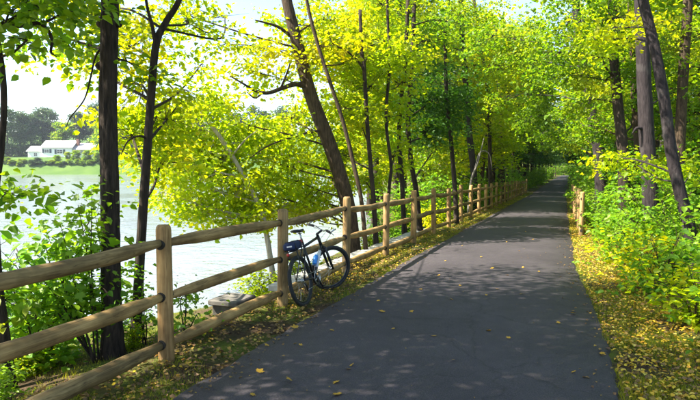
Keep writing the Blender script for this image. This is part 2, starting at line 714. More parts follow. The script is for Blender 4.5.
yl = [4.42 + 2.4 * k for k in range(-2, 24)]
build_fence('wooden_fence', 'long round rail wooden fence between the path and the lake', lambda y: FX + bend(y), yl, 1.29, (.17, .61, 1.09), .071, .060, 100)
yr = [17.6 + 2.4 * k for k in range(9)]
build_fence('wooden_fence', 'short pale post and rail fence half hidden by shrubs right of the path', lambda y: .56 + bend(y), yr, 1.25, (.17, .61, 1.06), .070, .058, 900)

# ------------------------------------------------------------------ concrete wall behind the fence
M['concrete'] = plain('weathered_concrete', (.36, .345, .31), .85, 0, .28, 9)
wall = empty('retaining_wall', (-3.95, 9.5, 0))
tag(wall, 'low pale concrete retaining wall just behind the fence', 'wall')
MB().box((-4.02, 12.8, -.72), (.24, 9.9, .86)).build('wall_body', M['concrete'], wall)
y = 7.9
while y < 17.3:
    L = 1.42
    mbx = MB().box((-4.0 + random.uniform(-.012, .012), y + L / 2, -.05 + float(grade(y + L / 2)) + random.uniform(-.008, .008)), (.36, L - .014, .10), None, 0, .012)
    mbx.build('coping_block', M['concrete'], wall)
    y += L
pier = empty('concrete_pier', (-3.98, 6.25, 0))
tag(pier, 'square concrete pier with flat cap below the bottom fence rail', 'pier')
M['pier'] = plain('stained_concrete', (.11, .10, .085), .9, 0, .5, 7)
MB().box((-3.93, 6.42, -.20), (.32, .36, .54), None, 0, .015).build('shaft', M['pier'], pier)
MB().box((-3.91, 6.42, .106), (.42, .48, .07), None, 0, .014).build('cap', M['pier'], pier)


# ------------------------------------------------------------------ trees
DENS = 1.4


def spray_leaves(C, RAD, nleaf, size, tmpl, tilt=.35, flat=.18, outward=None):
    """C spray centres (n,3). Leaves lie in loose flattened layers about each centre."""
    n = len(C)
    k = nleaf
    c = np.repeat(C, k, 0)
    a = rng.uniform(0, 2 * np.pi, n * k)
    r = np.sqrt(rng.uniform(.02, 1, n * k)) * np.repeat(RAD, k)
    tn = rng.normal(0, tilt * .6, (n, 3))
    tn[:, 2] = 1
    tn = norm(tn)
    tn = np.repeat(tn, k, 0)
    off = np.stack([np.cos(a) * r, np.sin(a) * r, rng.normal(0, flat, n * k) * np.repeat(RAD, k)], 1)
    off[:, 2] -= (tn[:, 0] * off[:, 0] + tn[:, 1] * off[:, 1]) + .25 * r * r / np.repeat(RAD, k)
    P = c + off
    N = tn + rng.normal(0, tilt, (n * k, 3))
    D = np.stack([np.cos(a), np.sin(a), rng.uniform(-.7, .0, n * k)], 1) + rng.normal(0, .45, (n * k, 3))
    S = size * np.clip(rng.normal(.95, .28, n * k), .4, 1.6)
    return leaf_arrays(P, N, D, S, tmpl)


def in_ellipsoid(n, c, r, shell=.5):
    d = norm(rng.normal(0, 1, (n, 3)))
    u = rng.uniform(0, 1, (n, 1)) ** shell
    return np.array(c)[None] + d * u * np.array(r)[None]


def twig_block(A, B, r0):
    """thin three-sided twigs from A to B (n,3) with a kink in the middle"""
    n = len(A)
    Mid = (A + B) / 2 + rng.normal(0, .06, (n, 3)) * np.linalg.norm(B - A, axis=1, keepdims=True)
    D = norm(B - A)
    up = np.tile([[0.3, .2, .93]], (n, 1))
    X = norm(np.cross(D, up))
    Y = np.cross(D, X)
    rings = []
    for P, r in ((A, r0), (Mid, r0 * .7), (B, r0 * .3)):
        for k in range(3):
            a = 2 * math.pi * k / 3
            rings.append(P + (X * math.cos(a) + Y * math.sin(a)) * r)
    W = np.stack(rings, 1).reshape(-1, 3)
    f = []
    for s in range(2):
        for k in range(3):
            f.append((s * 3 + k, s * 3 + (k + 1) % 3, s * 3 + 3 + (k + 1) % 3, s * 3 + 3 + k))
    F_ = np.array(f)[None] + (np.arange(n) * 9)[:, None, None]
    return W, F_.reshape(-1, 4)


def tree(name, label, pts, lobes, bark, leafmat, leaf=.10, tmpl=LEAF6, group=None, knots=(), cat='tree', sides=12,
         sprays_r=(.22, .42), nleaf=17, extra=(), limbs=True, tilt=.55, twig_r=.006, root_flare=1.35):
    """pts: [(x,y,z,r)] trunk; lobes: [(x,y,z, rx,ry,rz, n sprays)]; extra: [[(x,y,z,r)...]] visible branches"""
    base = Vector(pts[0][:3])
    g = gz(base.x, base.y)
    root = empty(name, (base.x, base.y, g))
    tag(root, label, cat, group)
    sp = smooth_path(pts, 6 if sides < 20 else 16)
    fl = [list(p) for p in sp]
    for p in fl:
        hgt = p[2] - g
        p[3] *= 1 + (root_flare - 1) * math.exp(-max(hgt, 0) / .22)
    mb = MB()
    mb.tube([p[:3] for p in fl], [p[3] for p in fl], sides, rough=.05 if sides < 20 else .02, seed=zlib.crc32(label.encode()) % 1000, ridge=0 if sides < 20 else .10)
    tr = mb.build('trunk', bark, root)
    for (kx, ky, kz, kr) in knots:
        kb = MB()
        c = Vector((kx, ky, kz))
        prof = [(-1.0, .25), (-.7, .75), (-.2, 1.0), (.3, .95), (.75, .65), (1, .2)]
        kb.tube([c + Vector((0, 0, kr * t)) for t, k in prof], [kr * k for t, k in prof], 9, rough=.12, seed=5)
        kb.build('burl', bark, tr)
    for br in extra:
        bp = smooth_path(br, 5)
        MB().tube([p[:3] for p in bp], [p[3] for p in bp], 7, rough=.06, seed=3).build('branch', bark, root)
    T = np.array([p[:3] for p in sp])
    blocks = []
    for (cx, cy, cz, rx, ry, rz, n) in lobes:
        c = np.array((cx, cy, cz))
        rx, ry, rz, n = rx * 1.22, ry * 1.22, rz * 1.25, int(n * DENS)
        # limb from the trunk into the lobe
        horiz = np.linalg.norm(T[:, :2] - c[:2], axis=1)
        want = cz - .28 * horiz
        k = int(np.argmin(np.abs(T[:, 2] - want) + .15 * horiz))
        a = T[k]
        tr_r = sp[k][3]
        mid = (a + c) / 2 + rng.normal(0, .045, 3) * np.linalg.norm(c - a)
        lp = smooth_path([tuple(a), tuple(mid), tuple(c), tuple(c + (c - mid) * .2)], 5)
        L = np.array(lp)
        lr = min(tr_r * .42, .010 + .007 * np.linalg.norm(c - a))
        if limbs:
            MB().tube([tuple(p) for p in L], list(np.linspace(lr, .008, len(L))), 6, rough=.06).build('branch', bark, root)
        sub = in_ellipsoid(max(4, n // 6), c, (rx, ry, rz))
        C = sub[rng.integers(0, len(sub), n)] + rng.normal(0, 1, (n, 3)) * np.array([.24, .24, .09]) * (rx / 1.0) ** .5
        dd = np.linalg.norm(C[:, None, :] - L[None, 4:, :], axis=2)
        A = L[4 + np.argmin(dd, 1)]
        tw = twig_block(A, C, twig_r)
        blocks.append((tw[0], tw[1], 1))
        RAD = rng.uniform(sprays_r[0], sprays_r[1], n)
        lv = spray_leaves(C, RAD, nleaf, leaf, tmpl, tilt)
        blocks.append((lv[0], lv[1], 0))
    if blocks:
        me_ = np_mesh('crown', blocks, [leafmat, bark])
        link_mesh('crown', me_, root)
    return root


def trunk_px(pp, r):
    """pp: [(px,py,d)], r: radius list -> world trunk points, the first set on the ground"""
    out = []
    for i, (x, y, d) in enumerate(pp):
        p = at(x, y, d)
        rr = r[i] if hasattr(r, '__len__') else r * (1 - .35 * i / len(pp))
        out.append([p.x, p.y, p.z, rr])
    g = gz(out[0][0], out[0][1])
    out[0][2] = g - .15
    if out[1][2] < g + .2:
        out[1][2] = g + .3
    return [tuple(p) for p in out]


def lobe_px(x, y, d, rx, rz, n, ry=None):
    p = at(x, y, d)
    return (p.x, p.y, p.z, rx, ry or rx, rz, n)


def br_px(pp):
    return [tuple(at(x, y, d)) + (r,) for x, y, d, r in pp]


def back(lobes, k):
    return [(a + FWD.x * k, b + FWD.y * k, c, d, e, f, n) for a, b, c, d, e, f, n in lobes]


LP = lobe_px
# --- left foreground
tp = trunk_px([(113, 365, 6.3), (111, 280, 6.3), (110, 200, 6.3), (108, 100, 6.3), (110, 0, 6.3), (111, -120, 6.4), (118, -300, 6.5), (120, -460, 6.6)],
              [.108, .102, .098, .094, .092, .088, .07, .04])
k1, k2, k3 = at(101, 24, 6.28), at(119, 24, 6.28), at(100.5, 66, 6.28)
tree('maple_tree', 'thick dark upright trunk behind the fence in the left foreground, with knobbly burls', tp,
     [(-7.4, 0.6, 5.8, 1.3, 1.3, .6, 150), (-5.8, -.4, 5.6, 1.3, 1.3, .6, 150), (-4.4, .8, 5.4, 1.2, 1.2, .6, 150), (-6.8, 2.6, 6.0, 1.3, 1.3, .6, 150), (-5.2, 2.2, 6.6, 1.3, 1.3, .6, 150),
      (-3.8, 2.6, 6.2, 1.2, 1.2, .5, 135), (-6.4, 4.4, 6.4, 1.2, 1.2, .5, 135), (-5.0, 4.0, 5.6, 1.1, 1.1, .5, 135), (-3.2, .2, 6.0, 1.3, 1.3, .5, 135), (-2.6, 1.6, 6.6, 1.2, 1.2, .5, 135), (-4.4, -1.2, 6.0, 1.3, 1.3, .5, 120), (-5.0, 5.6, 6.4, 1.0, 1.0, .5, 40),
      LP(84, 14, 7.2, .6, .22, 14), LP(128, 62, 7.2, .45, .25, 12), LP(72, 40, 7.0, .4, .14, 7),
      LP(60, -180, 6.5, 1.3, .7, 60), LP(170, -200, 6.0, 1.3, .7, 60), LP(120, -330, 7.0, 1.6, .9, 70),
      LP(80, -420, 6.0, 1.5, .8, 60), LP(10, -300, 7, 1.4, .8, 50)],
     M['bark'], M['green'], .088, nleaf=22, sides=42, knots=[(k1.x, k1.y, k1.z, .045), (k2.x, k2.y, k2.z, .04), (k3.x, k3.y, k3.z, .05)],
     extra=[br_px([(101, 48, 6.3, .014), (95, 58, 6.25, .011), (90, 80, 6.2, .009), (84, 100, 6.2, .008), (70, 118, 6.2, .006), (66, 128, 6.2, .003)])])
tp = trunk_px([(135, 356, 6.9), (138, 300, 6.9), (141, 240, 6.9), (146, 165, 6.9), (151, 100, 6.9), (156, 45, 6.9), (166, 22, 6.95), (180, -2, 7.0), (196, -60, 7.1), (200, -160, 7.3)],
              [.066, .060, .056, .052, .048, .044, .038, .034, .03, .02])
tree('young_tree', 'slender dark crooked trunk right beside the thick foreground trunk, forking at the top', tp,
     [LP(140, 85, 8.2, .55, .4, 26), LP(168, 118, 8.4, .55, .45, 28), LP(132, 135, 8.6, .5, .4, 20), LP(160, 165, 8.6, .6, .35, 26), LP(128, 45, 8.5, .6, .35, 20),
      LP(185, 20, 8.5, .5, .4, 16), LP(200, 66, 11, .8, .4, 8), LP(225, 18, 11.5, .8, .3, 7), LP(150, 30, 9, .6, .3, 16), LP(178, 92, 10, .6, .35, 16), LP(90, 60, 9.5, .7, .3, 12), LP(90, 10, 8.5, .8, .3, 18)],
     M['bark'], M['lime'], .085,
     extra=[br_px([(156, 46, 6.9, .028), (152, 25, 6.9, .022), (147, 5, 6.9, .018), (140, -40, 6.9, .012)]),
            br_px([(148, 140, 6.9, .02), (140, 136, 6.8, .014), (128, 141, 6.8, .010), (121, 155, 6.8, .006)])])
tp = trunk_px([(8, 400, 5.5), (3, 345, 5.5), (-3, 280, 5.5), (-5, 200, 5.5), (1, 150, 5.5), (4, 105, 5.5), (2, 70, 5.5), (-6, 25, 5.5), (-20, -60, 5.5), (-30, -200, 5.6)],
              [.075, .068, .05, .036, .030, .028, .030, .03, .028, .02])
tree('leaning_tree', 'thin dark stem at the far left edge of the picture with one crooked arching bough', tp,
     [LP(8, 15, 5.2, .30, .25, 8), LP(25, 42, 5.3, .22, .12, 5), LP(30, 8, 5.4, .35, .14, 6), LP(-30, -60, 5.2, .9, .5, 34), LP(60, -90, 5.6, 1.0, .5, 34), LP(55, -4, 5.8, .4, .12, 10),
      LP(6, 195, 5.6, .16, .35, 8), LP(4, 300, 5.6, .25, .25, 6)],
     M['bark'], M['green'], .095,
     extra=[br_px([(-8, 24, 5.5, .030), (12, 26, 5.45, .026), (26, 25, 5.4, .023), (40, 24, 5.4, .02), (49, 32, 5.4, .017), (52, 42, 5.4, .014), (51, 52, 5.4, .011), (57, 57, 5.4, .005)]),
            br_px([(38, 24, 5.4, .016), (48, 21, 5.4, .012), (62, 14, 5.4, .010), (76, 12, 5.4, .007), (83, 16, 5.4, .004)])])

# --- left bank: the big leaning trunk and its neighbours
tp = trunk_px([(354, 262, 14), (350, 218, 14), (341, 180, 14), (328, 140, 14), (311, 95, 14), (300, 55, 14), (290, 15, 14), (283, -20, 14), (272, -90, 14), (262, -160, 14)],
              [.19, .18, .175, .17, .16, .148, .135, .117, .08, .05])
tree('leaning_tree', 'stout brown trunk leaning left over the bank behind the fence, with a bare dark bough', tp,
     back([LP(270, 40, 12.8, 1.0, .55, 36), LP(305, 15, 14, 1.1, .6, 50), LP(330, 60, 15, 1.0, .7, 46), LP(285, 115, 14.8, 1.0, .6, 46), LP(250, 65, 12.5, .8, .5, 20),
      LP(240, 122, 12.4, .9, .6, 44), LP(315, 135, 15.2, 1.0, .7, 46), LP(262, 160, 12.8, 1.0, .6, 50), LP(235, 195, 13, .9, .5, 36), LP(300, 185, 13.4, .9, .6, 40),
      LP(225, 35, 13, .7, .3, 8), LP(345, 15, 15.5, 1.1, .6, 50), LP(290, 210, 13.6, .8, .4, 30), LP(180, 5, 12.5, .9, .35, 10), LP(275, 185, 14.5, 1.0, .6, 50), LP(320, 195, 15, .9, .5, 40), LP(250, 140, 15, 1.2, .6, 50), LP(330, 165, 16, 1.0, .6, 46)], 1.0),
     M['bark_brown'], M['lime'], .105,
     extra=[br_px([(309, 88, 14, .085), (297, 84, 13.8, .065), (283, 88, 13.5, .052), (268, 93, 13.2, .042), (256, 91, 13, .032), (242, 83, 12.8, .022), (230, 76, 12.7, .012)]),
            br_px([(263, 92, 13.1, .032), (255, 98, 12.8, .02), (247, 92, 12.6, .012)]),
            br_px([(281, 88, 13.5, .03), (287, 73, 13.4, .022), (291, 60, 13.4, .012)]),
            br_px([(291, 36, 14, .05), (278, 27, 13.7, .036), (266, 23, 13.4, .025), (255, 20, 13.2, .014)]),
            br_px([(322, 130, 14, .035), (300, 135, 13.4, .024), (270, 145, 12.8, .017), (250, 158, 12.4, .010)])])
tp = trunk_px([(276, 255, 12.8), (263, 218, 12.7), (246, 182, 12.6), (230, 152, 12.5), (214, 129, 12.4), (196, 108, 12.3), (181, 96, 12.2), (168, 84, 12.1)],
              [.062, .056, .052, .048, .044, .038, .030, .018])
tree('leaning_tree', 'thin pale grey stem leaning far left over the water', tp,
     [LP(190, 112, 12.2, .7, .4, 26), LP(182, 160, 11.6, .8, .5, 34), LP(200, 185, 12, .7, .4, 26), LP(215, 100, 12.5, .6, .4, 22), LP(215, 215, 12.4, .7, .35, 22), LP(172, 195, 11.8, .5, .3, 12), LP(245, 215, 12.8, .6, .35, 26), LP(205, 150, 13, .9, .5, 40), LP(225, 180, 13.5, .9, .5, 36), LP(170, 140, 12.5, .7, .4, 26), LP(200, 130, 13, .8, .5, 36), LP(190, 172, 12.8, .8, .5, 36), LP(225, 160, 13.2, .9, .5, 40), LP(250, 200, 13.4, .9, .4, 36), LP(205, 205, 12.6, .7, .3, 24), LP(285, 205, 13.6, .7, .3, 26)],
     M['bark_pale'], M['lime'], .10,
     extra=[br_px([(232, 156, 12.5, .024), (245, 140, 12.3, .016), (258, 130, 12.2, .008)]),
            br_px([(222, 172, 12.4, .018), (205, 178, 12.1, .014), (190, 190, 11.9, .009)])])
thin = [
    ('slim stem curving up to the left just right of the stout leaning trunk', [(367, 242, 13.2), (362, 205, 13.2), (355, 170, 13.2), (343, 122, 13.2), (331, 85, 13.2), (318, 45, 13.2), (307, 2, 13.2), (300, -50, 13.2)], .052, 'bark_brown', 'lime',
     [LP(335, 95, 13, .8, .5, 34), LP(350, 45, 13.5, .9, .5, 40), LP(322, 30, 13, .8, .5, 34)], []),
    ('slim dark stem above the third fence post past the bicycle, forking left at half height', [(377, 240, 14.2), (374, 205, 14.2), (371, 170, 14.2), (367, 120, 14.2), (364, 66, 14.2), (362, 55, 14.2), (360, 10, 14.3)], .062, 'bark', 'lime',
     [LP(372, 78, 13.8, .8, .5, 36), LP(360, 122, 14.6, .8, .6, 36), LP(382, 30, 14.4, .9, .5, 40), LP(345, 150, 14.4, .7, .5, 30), LP(365, 180, 15, .7, .4, 26), LP(400, 45, 15, .9, .5, 40)],
     [[(365, 72, 14.2, .035), (357, 60, 14.1, .028), (345, 50, 14, .022), (333, 44, 13.9, .015), (328, 30, 13.8, .008)]]),
    ('slender stem with an S bend above the fence, right of the forked one', [(386, 228, 15.2), (389, 190, 15.2), (391, 165, 15.2), (386, 118, 15.2), (390, 62, 15.2), (388, 25, 15.2), (386, -40, 15.2)], .048, 'bark', 'lime',
     [LP(392, 110, 15.4, .8, .5, 34), LP(398, 155, 16, .8, .5, 30), LP(410, 70, 15.6, .9, .6, 36), LP(390, -10, 15.2, 1.1, .6, 44)], []),
    ('dark straight trunk behind the fourth fence post past the bicycle', [(405, 225, 17), (402, 180, 17), (399, 140, 17), (401, 100, 17), (405, 70, 17), (408, 0, 17)], .075, 'bark', 'dark',
     [LP(420, 95, 17.5, .9, .6, 44), LP(435, 120, 18, 1.0, .6, 50), LP(445, 90, 18.5, 1.0, .6, 50), LP(415, 130, 17.8, .8, .5, 36), LP(430, 65, 18, .9, .5, 36)], []),
    ('dark trunk leaning slightly right, close behind the straight one at the fence', [(421, 222, 17.6), (416, 190, 17.6), (411, 160, 17.6), (408, 120, 17.6), (412, 60, 17.8), (415, -10, 18)], .085, 'bark', 'green',
     [LP(430, 30, 18, 1.2, .7, 50), LP(410, 0, 17, 1.2, .7, 50), LP(455, 10, 18.5, 1.2, .7, 50), LP(440, 150, 19, .9, .5, 36)], []),
    ('dark thin trunk under a dense dark green clump above the fence', [(457, 215, 20), (455, 190, 20), (452, 152, 20), (449, 120, 20), (446, 80, 20), (445, 20, 20)], .085, 'bark', 'dark',
     [LP(440, 105, 20, 1.1, .7, 60), LP(425, 115, 19.6, .9, .6, 40), LP(455, 120, 20.4, .9, .6, 40), LP(455, 75, 20.5, 1.1, .6, 44)], []),
    ('tall straight grey trunk rising above the fence at mid distance', [(477, 205, 29), (473, 165, 29), (469, 130, 29), (465, 75, 29), (462, 30, 29), (460, -30, 29)], .17, 'bark_grey', 'lime',
     [LP(480, 60, 28, 1.5, 1.0, 60), LP(450, 40, 29, 1.6, 1.0, 60), LP(495, 110, 29, 1.5, .9, 56), LP(440, 170, 27, 1.2, .8, 40), LP(470, 0, 29, 1.8, 1, 60)], []),
    ('thin dark trunk with a slight bend right of the tall grey trunk', [(491, 200, 31), (490, 160, 31), (489, 115, 31), (486, 75, 31), (481, 50, 31), (474, 0, 31)], .11, 'bark', 'lime',
     [LP(500, 95, 31, 1.5, .9, 56), LP(490, 40, 31, 1.6, 1.0, 56), LP(505, 145, 32, 1.2, .8, 40), LP(470, 150, 31, 1.3, .8, 40), LP(520, 60, 32, 1.6, 1, 56)], []),
    ('dark trunk behind the far posts of the long fence', [(504, 195, 38), (502, 165, 38), (500, 130, 38), (499, 90, 38), (495, 30, 38)], .17, 'bark', 'green',
     [LP(510, 110, 38, 1.7, 1, 56), LP(525, 80, 39, 1.8, 1.2, 60), LP(505, 150, 38, 1.5, .8, 40), LP(530, 125, 40, 1.6, 1, 50)], []),
]
for label, pp, r, bk, lf, lobes, ex in thin:
    lobes = back(lobes, 1.5)
    tree('bank_tree', label, trunk_px(pp, r), lobes, M[bk], M[lf], .11 if pp[0][2] < 25 else .15, group='trees on the bank behind the long fence',
         extra=[br_px(e) for e in ex], sides=9, nleaf=17, sprays_r=(.25, .45) if pp[0][2] < 25 else (.4, .7))

# bare forked snag behind the fence
sn = trunk_px([(468, 200, 26), (471, 182, 26), (478, 162, 26), (484, 138, 26)], [.055, .05, .04, .012])
tree('dead_snag', 'bare bleached forked dead branch standing behind the fence', sn, [], M['snag'], M['lime'], cat='dead tree',
     extra=[br_px([(475, 168, 26, .03), (479, 154, 26, .026), (485, 151, 26, .022), (490, 156, 26, .016), (492, 170, 26, .008)])], root_flare=1.1)

# --- right side of the path
right = [
    ('smooth purple grey trunk bending to the left in the right foreground', [(694, 268, 9.4), (689, 228, 9.4), (681, 196, 9.4), (671, 150, 9.4), (664, 100, 9.4), (655, 50, 9.4), (645, 8, 9.4), (637, -25, 9.4), (622, -90, 9.4), (610, -160, 9.4)],
     [.115, .10, .095, .09, .087, .083, .079, .072, .055, .03], 'bark_grey', 'lime',
     [LP(616, 28, 10.4, .55, .22, 22), LP(603, 40, 10.2, .4, .14, 12), LP(636, 164, 10.4, .40, .08, 11), LP(668, 167, 10.2, .36, .08, 9), LP(692, 172, 10.0, .3, .08, 8), LP(560, -60, 9, 1.4, .5, 46), LP(650, -80, 9, 1.2, .5, 40),
      LP(618, 158, 10.4, .22, .07, 5)], [], .085),
    ('straight greyish brown trunk, the thickest right of the path', [(653, 228, 13), (650, 185, 13), (646, 120, 13), (643, 60, 13), (641, 0, 13), (640, -100, 13), (642, -200, 13)],
     [.19, .17, .158, .148, .14, .115, .065], 'bark_grey', 'green',
     [LP(665, 40, 14, 1.1, .7, 46), LP(620, 10, 14, 1.2, .6, 46), LP(690, 90, 14.5, .9, .6, 34), LP(600, -40, 13.5, 1.4, .7, 46), LP(670, -30, 13, 1.5, .7, 46)],
     [[(646, 130, 13, .05), (637, 128, 12.9, .03), (632, 134, 12.9, .012)]], .10),
    ('dark trunk with a left fork, between the path and the thickest right trunk', [(627, 205, 15.5), (623, 155, 15.5), (618, 105, 15.5), (614, 60, 15.5), (612, 0, 15.5), (610, -90, 15.5)],
     [.16, .145, .13, .12, .11, .06], 'bark', 'green',
     [LP(598, 70, 15, 1.1, .6, 46), LP(580, 45, 15, 1.0, .5, 36), LP(612, 95, 16, .9, .6, 34), LP(590, 10, 15, 1.3, .7, 50), LP(640, 110, 17, .9, .6, 30)],
     [[(618, 80, 15.5, .05), (611, 74, 15.4, .035), (605, 66, 15.3, .02), (600, 50, 15.2, .01)]], .105),
    ('dark slanting trunk closest to the right edge of the path at mid distance', [(603, 195, 20), (600, 165, 20), (595, 130, 20), (588, 95, 20), (582, 60, 20), (577, 20, 20), (570, -60, 20)],
     [.215, .20, .185, .17, .15, .13, .08], 'bark_grey', 'green',
     [LP(570, 60, 20, 1.4, .7, 50), LP(550, 85, 20, 1.2, .6, 44), LP(560, 110, 21, 1.1, .6, 40), LP(545, 40, 20, 1.5, .8, 56), LP(590, 20, 20, 1.4, .8, 46), LP(520, 20, 20, 1.5, .8, 56), LP(575, 130, 22, .8, .5, 24)],
     [], .12),
    ('brown upright trunk behind the bending purple grey one', [(676, 222, 15), (678, 180, 15), (681, 120, 15), (684, 60, 15), (688, 0, 15), (692, -90, 15)],
     [.15, .14, .13, .125, .115, .07], 'bark_brown', 'green',
     [LP(695, 130, 15.5, .8, .6, 34), LP(665, 100, 16, .8, .5, 28), LP(700, 40, 15, 1.1, .7, 40), LP(665, 10, 15.5, 1.1, .6, 40)], [], .105),
    ('thin brown trunk close on the left of the thickest right trunk', [(640, 200, 16.5), (638, 160, 16.5), (635, 110, 16.5), (633, 60, 16.5), (630, 0, 16.5), (627, -80, 16.5)],
     [.10, .095, .09, .085, .075, .05], 'bark_brown', 'green',
     [LP(625, 130, 17, .8, .5, 30), LP(610, 120, 18, .9, .6, 34), LP(650, 60, 17, 1.0, .6, 34), LP(600, 140, 20, .8, .5, 24)], [], .11),
]
for label, pp, r, bk, lf, lobes, ex, ls in right:
    if ls > .09: lobes = back(lobes, 2.6 if ls > .11 else 1.0)
    tree('woodland_tree', label, trunk_px(pp, r), lobes, M[bk], M[lf], ls, group='trees standing right of the path', extra=[br_px(e) for e in ex], sides=12)

print('hero trees done')

# --- generic trees, copied into the woods
def copy_tree(o, loc, rz, sc, parent=None):
    c = o.copy()
    col.objects.link(c)
    if parent is None:
        c.location = loc
        c.rotation_euler = (0, 0, rz)
        c.scale = (sc, sc, sc * random.uniform(.9, 1.12))
    else:
        c.parent = parent
        c.matrix_parent_inverse = o.matrix_parent_inverse.copy()
    for ch in o.children:
        copy_tree(ch, None, 0, 1, c)
    return c


def proto_tree(i, leafmat, bark, H, r, low, spread, n, leaf):
    """built at the origin of the wood (x=0,y=0 offset handled by the copy); local coordinates"""
    lean = rng.normal(0, .035, 2)
    pts = []
    for t in np.linspace(0, 1, 8):
        w = np.array([math.sin(t * 5 + i), math.cos(t * 4 + i * 2)]) * .12
        pts.append((lean[0] * H * t + w[0], lean[1] * H * t + w[1], -.25 + (H + .25) * t, r * (1 - .75 * t)))
    root = empty('woodland_tree', (0, 0, 0))
    mb = MB()
    sp = smooth_path(pts, 4)
    mb.tube([p[:3] for p in sp], [p[3] * (1 + .4 * math.exp(-max(p[2], 0) / .25)) for p in sp], 9, rough=.06, seed=i)
    mb.build('trunk', bark, root)
    blocks = []
    T = np.array([p[:3] for p in sp])
    for k in range(n):
        t = low + (1 - low) * (k + .5) / n
        a = k * 2.4 + rng.uniform(-.5, .5)
        R_ = spread * (1 - .55 * abs(t - .55) / .45) * rng.uniform(.45, 1.0)
        tt = T[min(int(t * (len(T) - 1)), len(T) - 1)]
        c = np.array([tt[0] + math.cos(a) * R_, tt[1] + math.sin(a) * R_, H * t + rng.uniform(-.3, .4)])
        s = tt - np.array([0, 0, .35 * R_])
        L = np.array(smooth_path([tuple(s), tuple((s + c) / 2 + rng.normal(0, .12, 3)), tuple(c)], 4))
        lb = MB().tube([tuple(p) for p in L], list(np.linspace(r * .28, .012, len(L))), 5)
        blocks.append((np.array(lb.v), np.array([f for f in lb.f if len(f) == 4]), 1))
        ns = int(27 * rng.uniform(.7, 1.3))
        sub = in_ellipsoid(max(4, ns // 5), c, (1.3, 1.3, .8))
        C = sub[rng.integers(0, len(sub), ns)] + rng.normal(0, 1, (ns, 3)) * np.array([.38, .38, .14])
        tw = twig_block(np.repeat(c[None], ns, 0), C, .010)
        blocks.append((tw[0], tw[1], 1))
        lv = spray_leaves(C, rng.uniform(.4, .75, ns), 13, leaf, LEAF4, .4)
        blocks.append((lv[0], lv[1], 0))
    link_mesh('crown', np_mesh('crown', blocks, [leafmat, bark]), root)
    return root


protos = [proto_tree(0, M['lime'], M['bark'], 13, .16, .27, 2.6, 20, .19),
          proto_tree(1, M['green'], M['bark'], 15, .19, .31, 2.8, 22, .19),
          proto_tree(2, M['lime'], M['bark_brown'], 11, .12, .20, 2.4, 18, .18),
          proto_tree(3, M['green'], M['bark_grey'], 14, .17, .36, 2.7, 20, .19),
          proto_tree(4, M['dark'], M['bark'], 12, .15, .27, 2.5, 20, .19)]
used = [False] * len(protos)


def put(i, x, y, sc, label, group, cat='tree', name=None):
    z = gz(x, y)
    if not used[i]:
        used[i] = True
        o = protos[i]
        o.location = (x, y, z)
        o.rotation_euler = (0, 0, random.uniform(0, 6.28))
        o.scale = (sc, sc, sc)
    else:
        o = copy_tree(protos[i], (x, y, z), random.uniform(0, 6.28), sc)
    if name: o.name = name
    tag(o, label, cat, group)
    return o


def occupied(x, y, pts, dmin):
    return any((x - a) ** 2 + (y - b) ** 2 < dmin * dmin for a, b in pts)


ORD = ['first', 'second', 'third', 'fourth', 'fifth', 'sixth', 'seventh', 'eighth', 'ninth', 'tenth', 'eleventh', 'twelfth', 'thirteenth', 'fourteenth', 'fifteenth', 'sixteenth', 'seventeenth', 'eighteenth', 'nineteenth', 'twentieth']
LEAFW = ['lime leaved', 'green leaved', 'lime leaved small', 'grey barked', 'dark leaved']


def wood_row(side, off, y0, dy, n, jx, kinds, where, group, sc=(.85, 1.15)):
    """a loose row of trees running along the path, counted from the camera"""
    for k in range(n):
        y = y0 + k * dy + random.uniform(-.32, .32) * dy
        x = bend(y) + side * (off + random.uniform(-jx, jx))
        x += -1.13 if side < 0 else 0
        if side < 0 and x < shore(y) - .3: x = shore(y) - .3 + random.uniform(0, .6)
        i = random.choice(kinds if y < 48 else [1, 4, 4, 3, 1])
        put(i, x, y, random.uniform(*sc), f'{LEAFW[i]} tree, {ORD[k]} {where}', group)


wood_row(1, 2.6, 25, 5.6, 18, .5, [1, 1, 0, 3, 4], 'along the right edge of the path beyond the slanting trunk', 'trees along the right edge of the path')
wood_row(1, 6.0, 19, 5.4, 19, 1.2, [1, 1, 3, 4, 0], 'in the second row of the right wood', 'second row of the right wood')
wood_row(1, 10.5, 16, 5.2, 18, 1.6, [1, 4, 3, 4], 'in the third row of the right wood', 'third row of the right wood')
wood_row(1, 16, 15, 6.0, 14, 2.2, [1, 4, 4], 'in the back row of the right wood', 'back row of the right wood', (1, 1.3))
wood_row(-1, 3.6, 34, 5.2, 17, .4, [0, 1, 2, 0, 3], 'along the long fence beyond the tall grey trunk', 'trees along the far half of the long fence')
wood_row(-1, 6.6, 24.5, 5.0, 18, .9, [0, 2, 1, 0], 'in the second row behind the long fence', 'second row behind the long fence')
wood_row(-1, 10.5, 27, 5.2, 17, 1.4, [0, 2, 2, 1], 'in the third row behind the long fence', 'third row behind the long fence')
wood_row(-1, 16, 38, 6.0, 14, 2, [0, 1, 2], 'in the back row by the lake shore', 'back row by the lake shore', (1, 1.2))
for r in range(3):
    for k in range(11):
        y = 136 + r * 11 + random.uniform(-2, 2)
        x = bend(y) - 23 + k * 4.4 + random.uniform(-1.2, 1.2) + r * 1.3
        if abs(x - bend(y) + 1.2) < 2.4: continue
        i = random.choice([0, 1, 4, 4])
        put(i, x, y, random.uniform(.95, 1.25), f'{LEAFW[i]} tree, {ORD[k]} from the left in the {("front", "middle", "back")[r]} row at the path end', 'trees at the far end of the path')
for k in range(9):
    put(random.choice([4, 4, 1]), bend(198) - 10 + k * 2.3, 198 + (k % 2) * 4, random.uniform(.9, 1.1), f'dark tree, {ORD[k]} from the left, closing off the view beyond the path end', 'trees closing the view beyond the path')
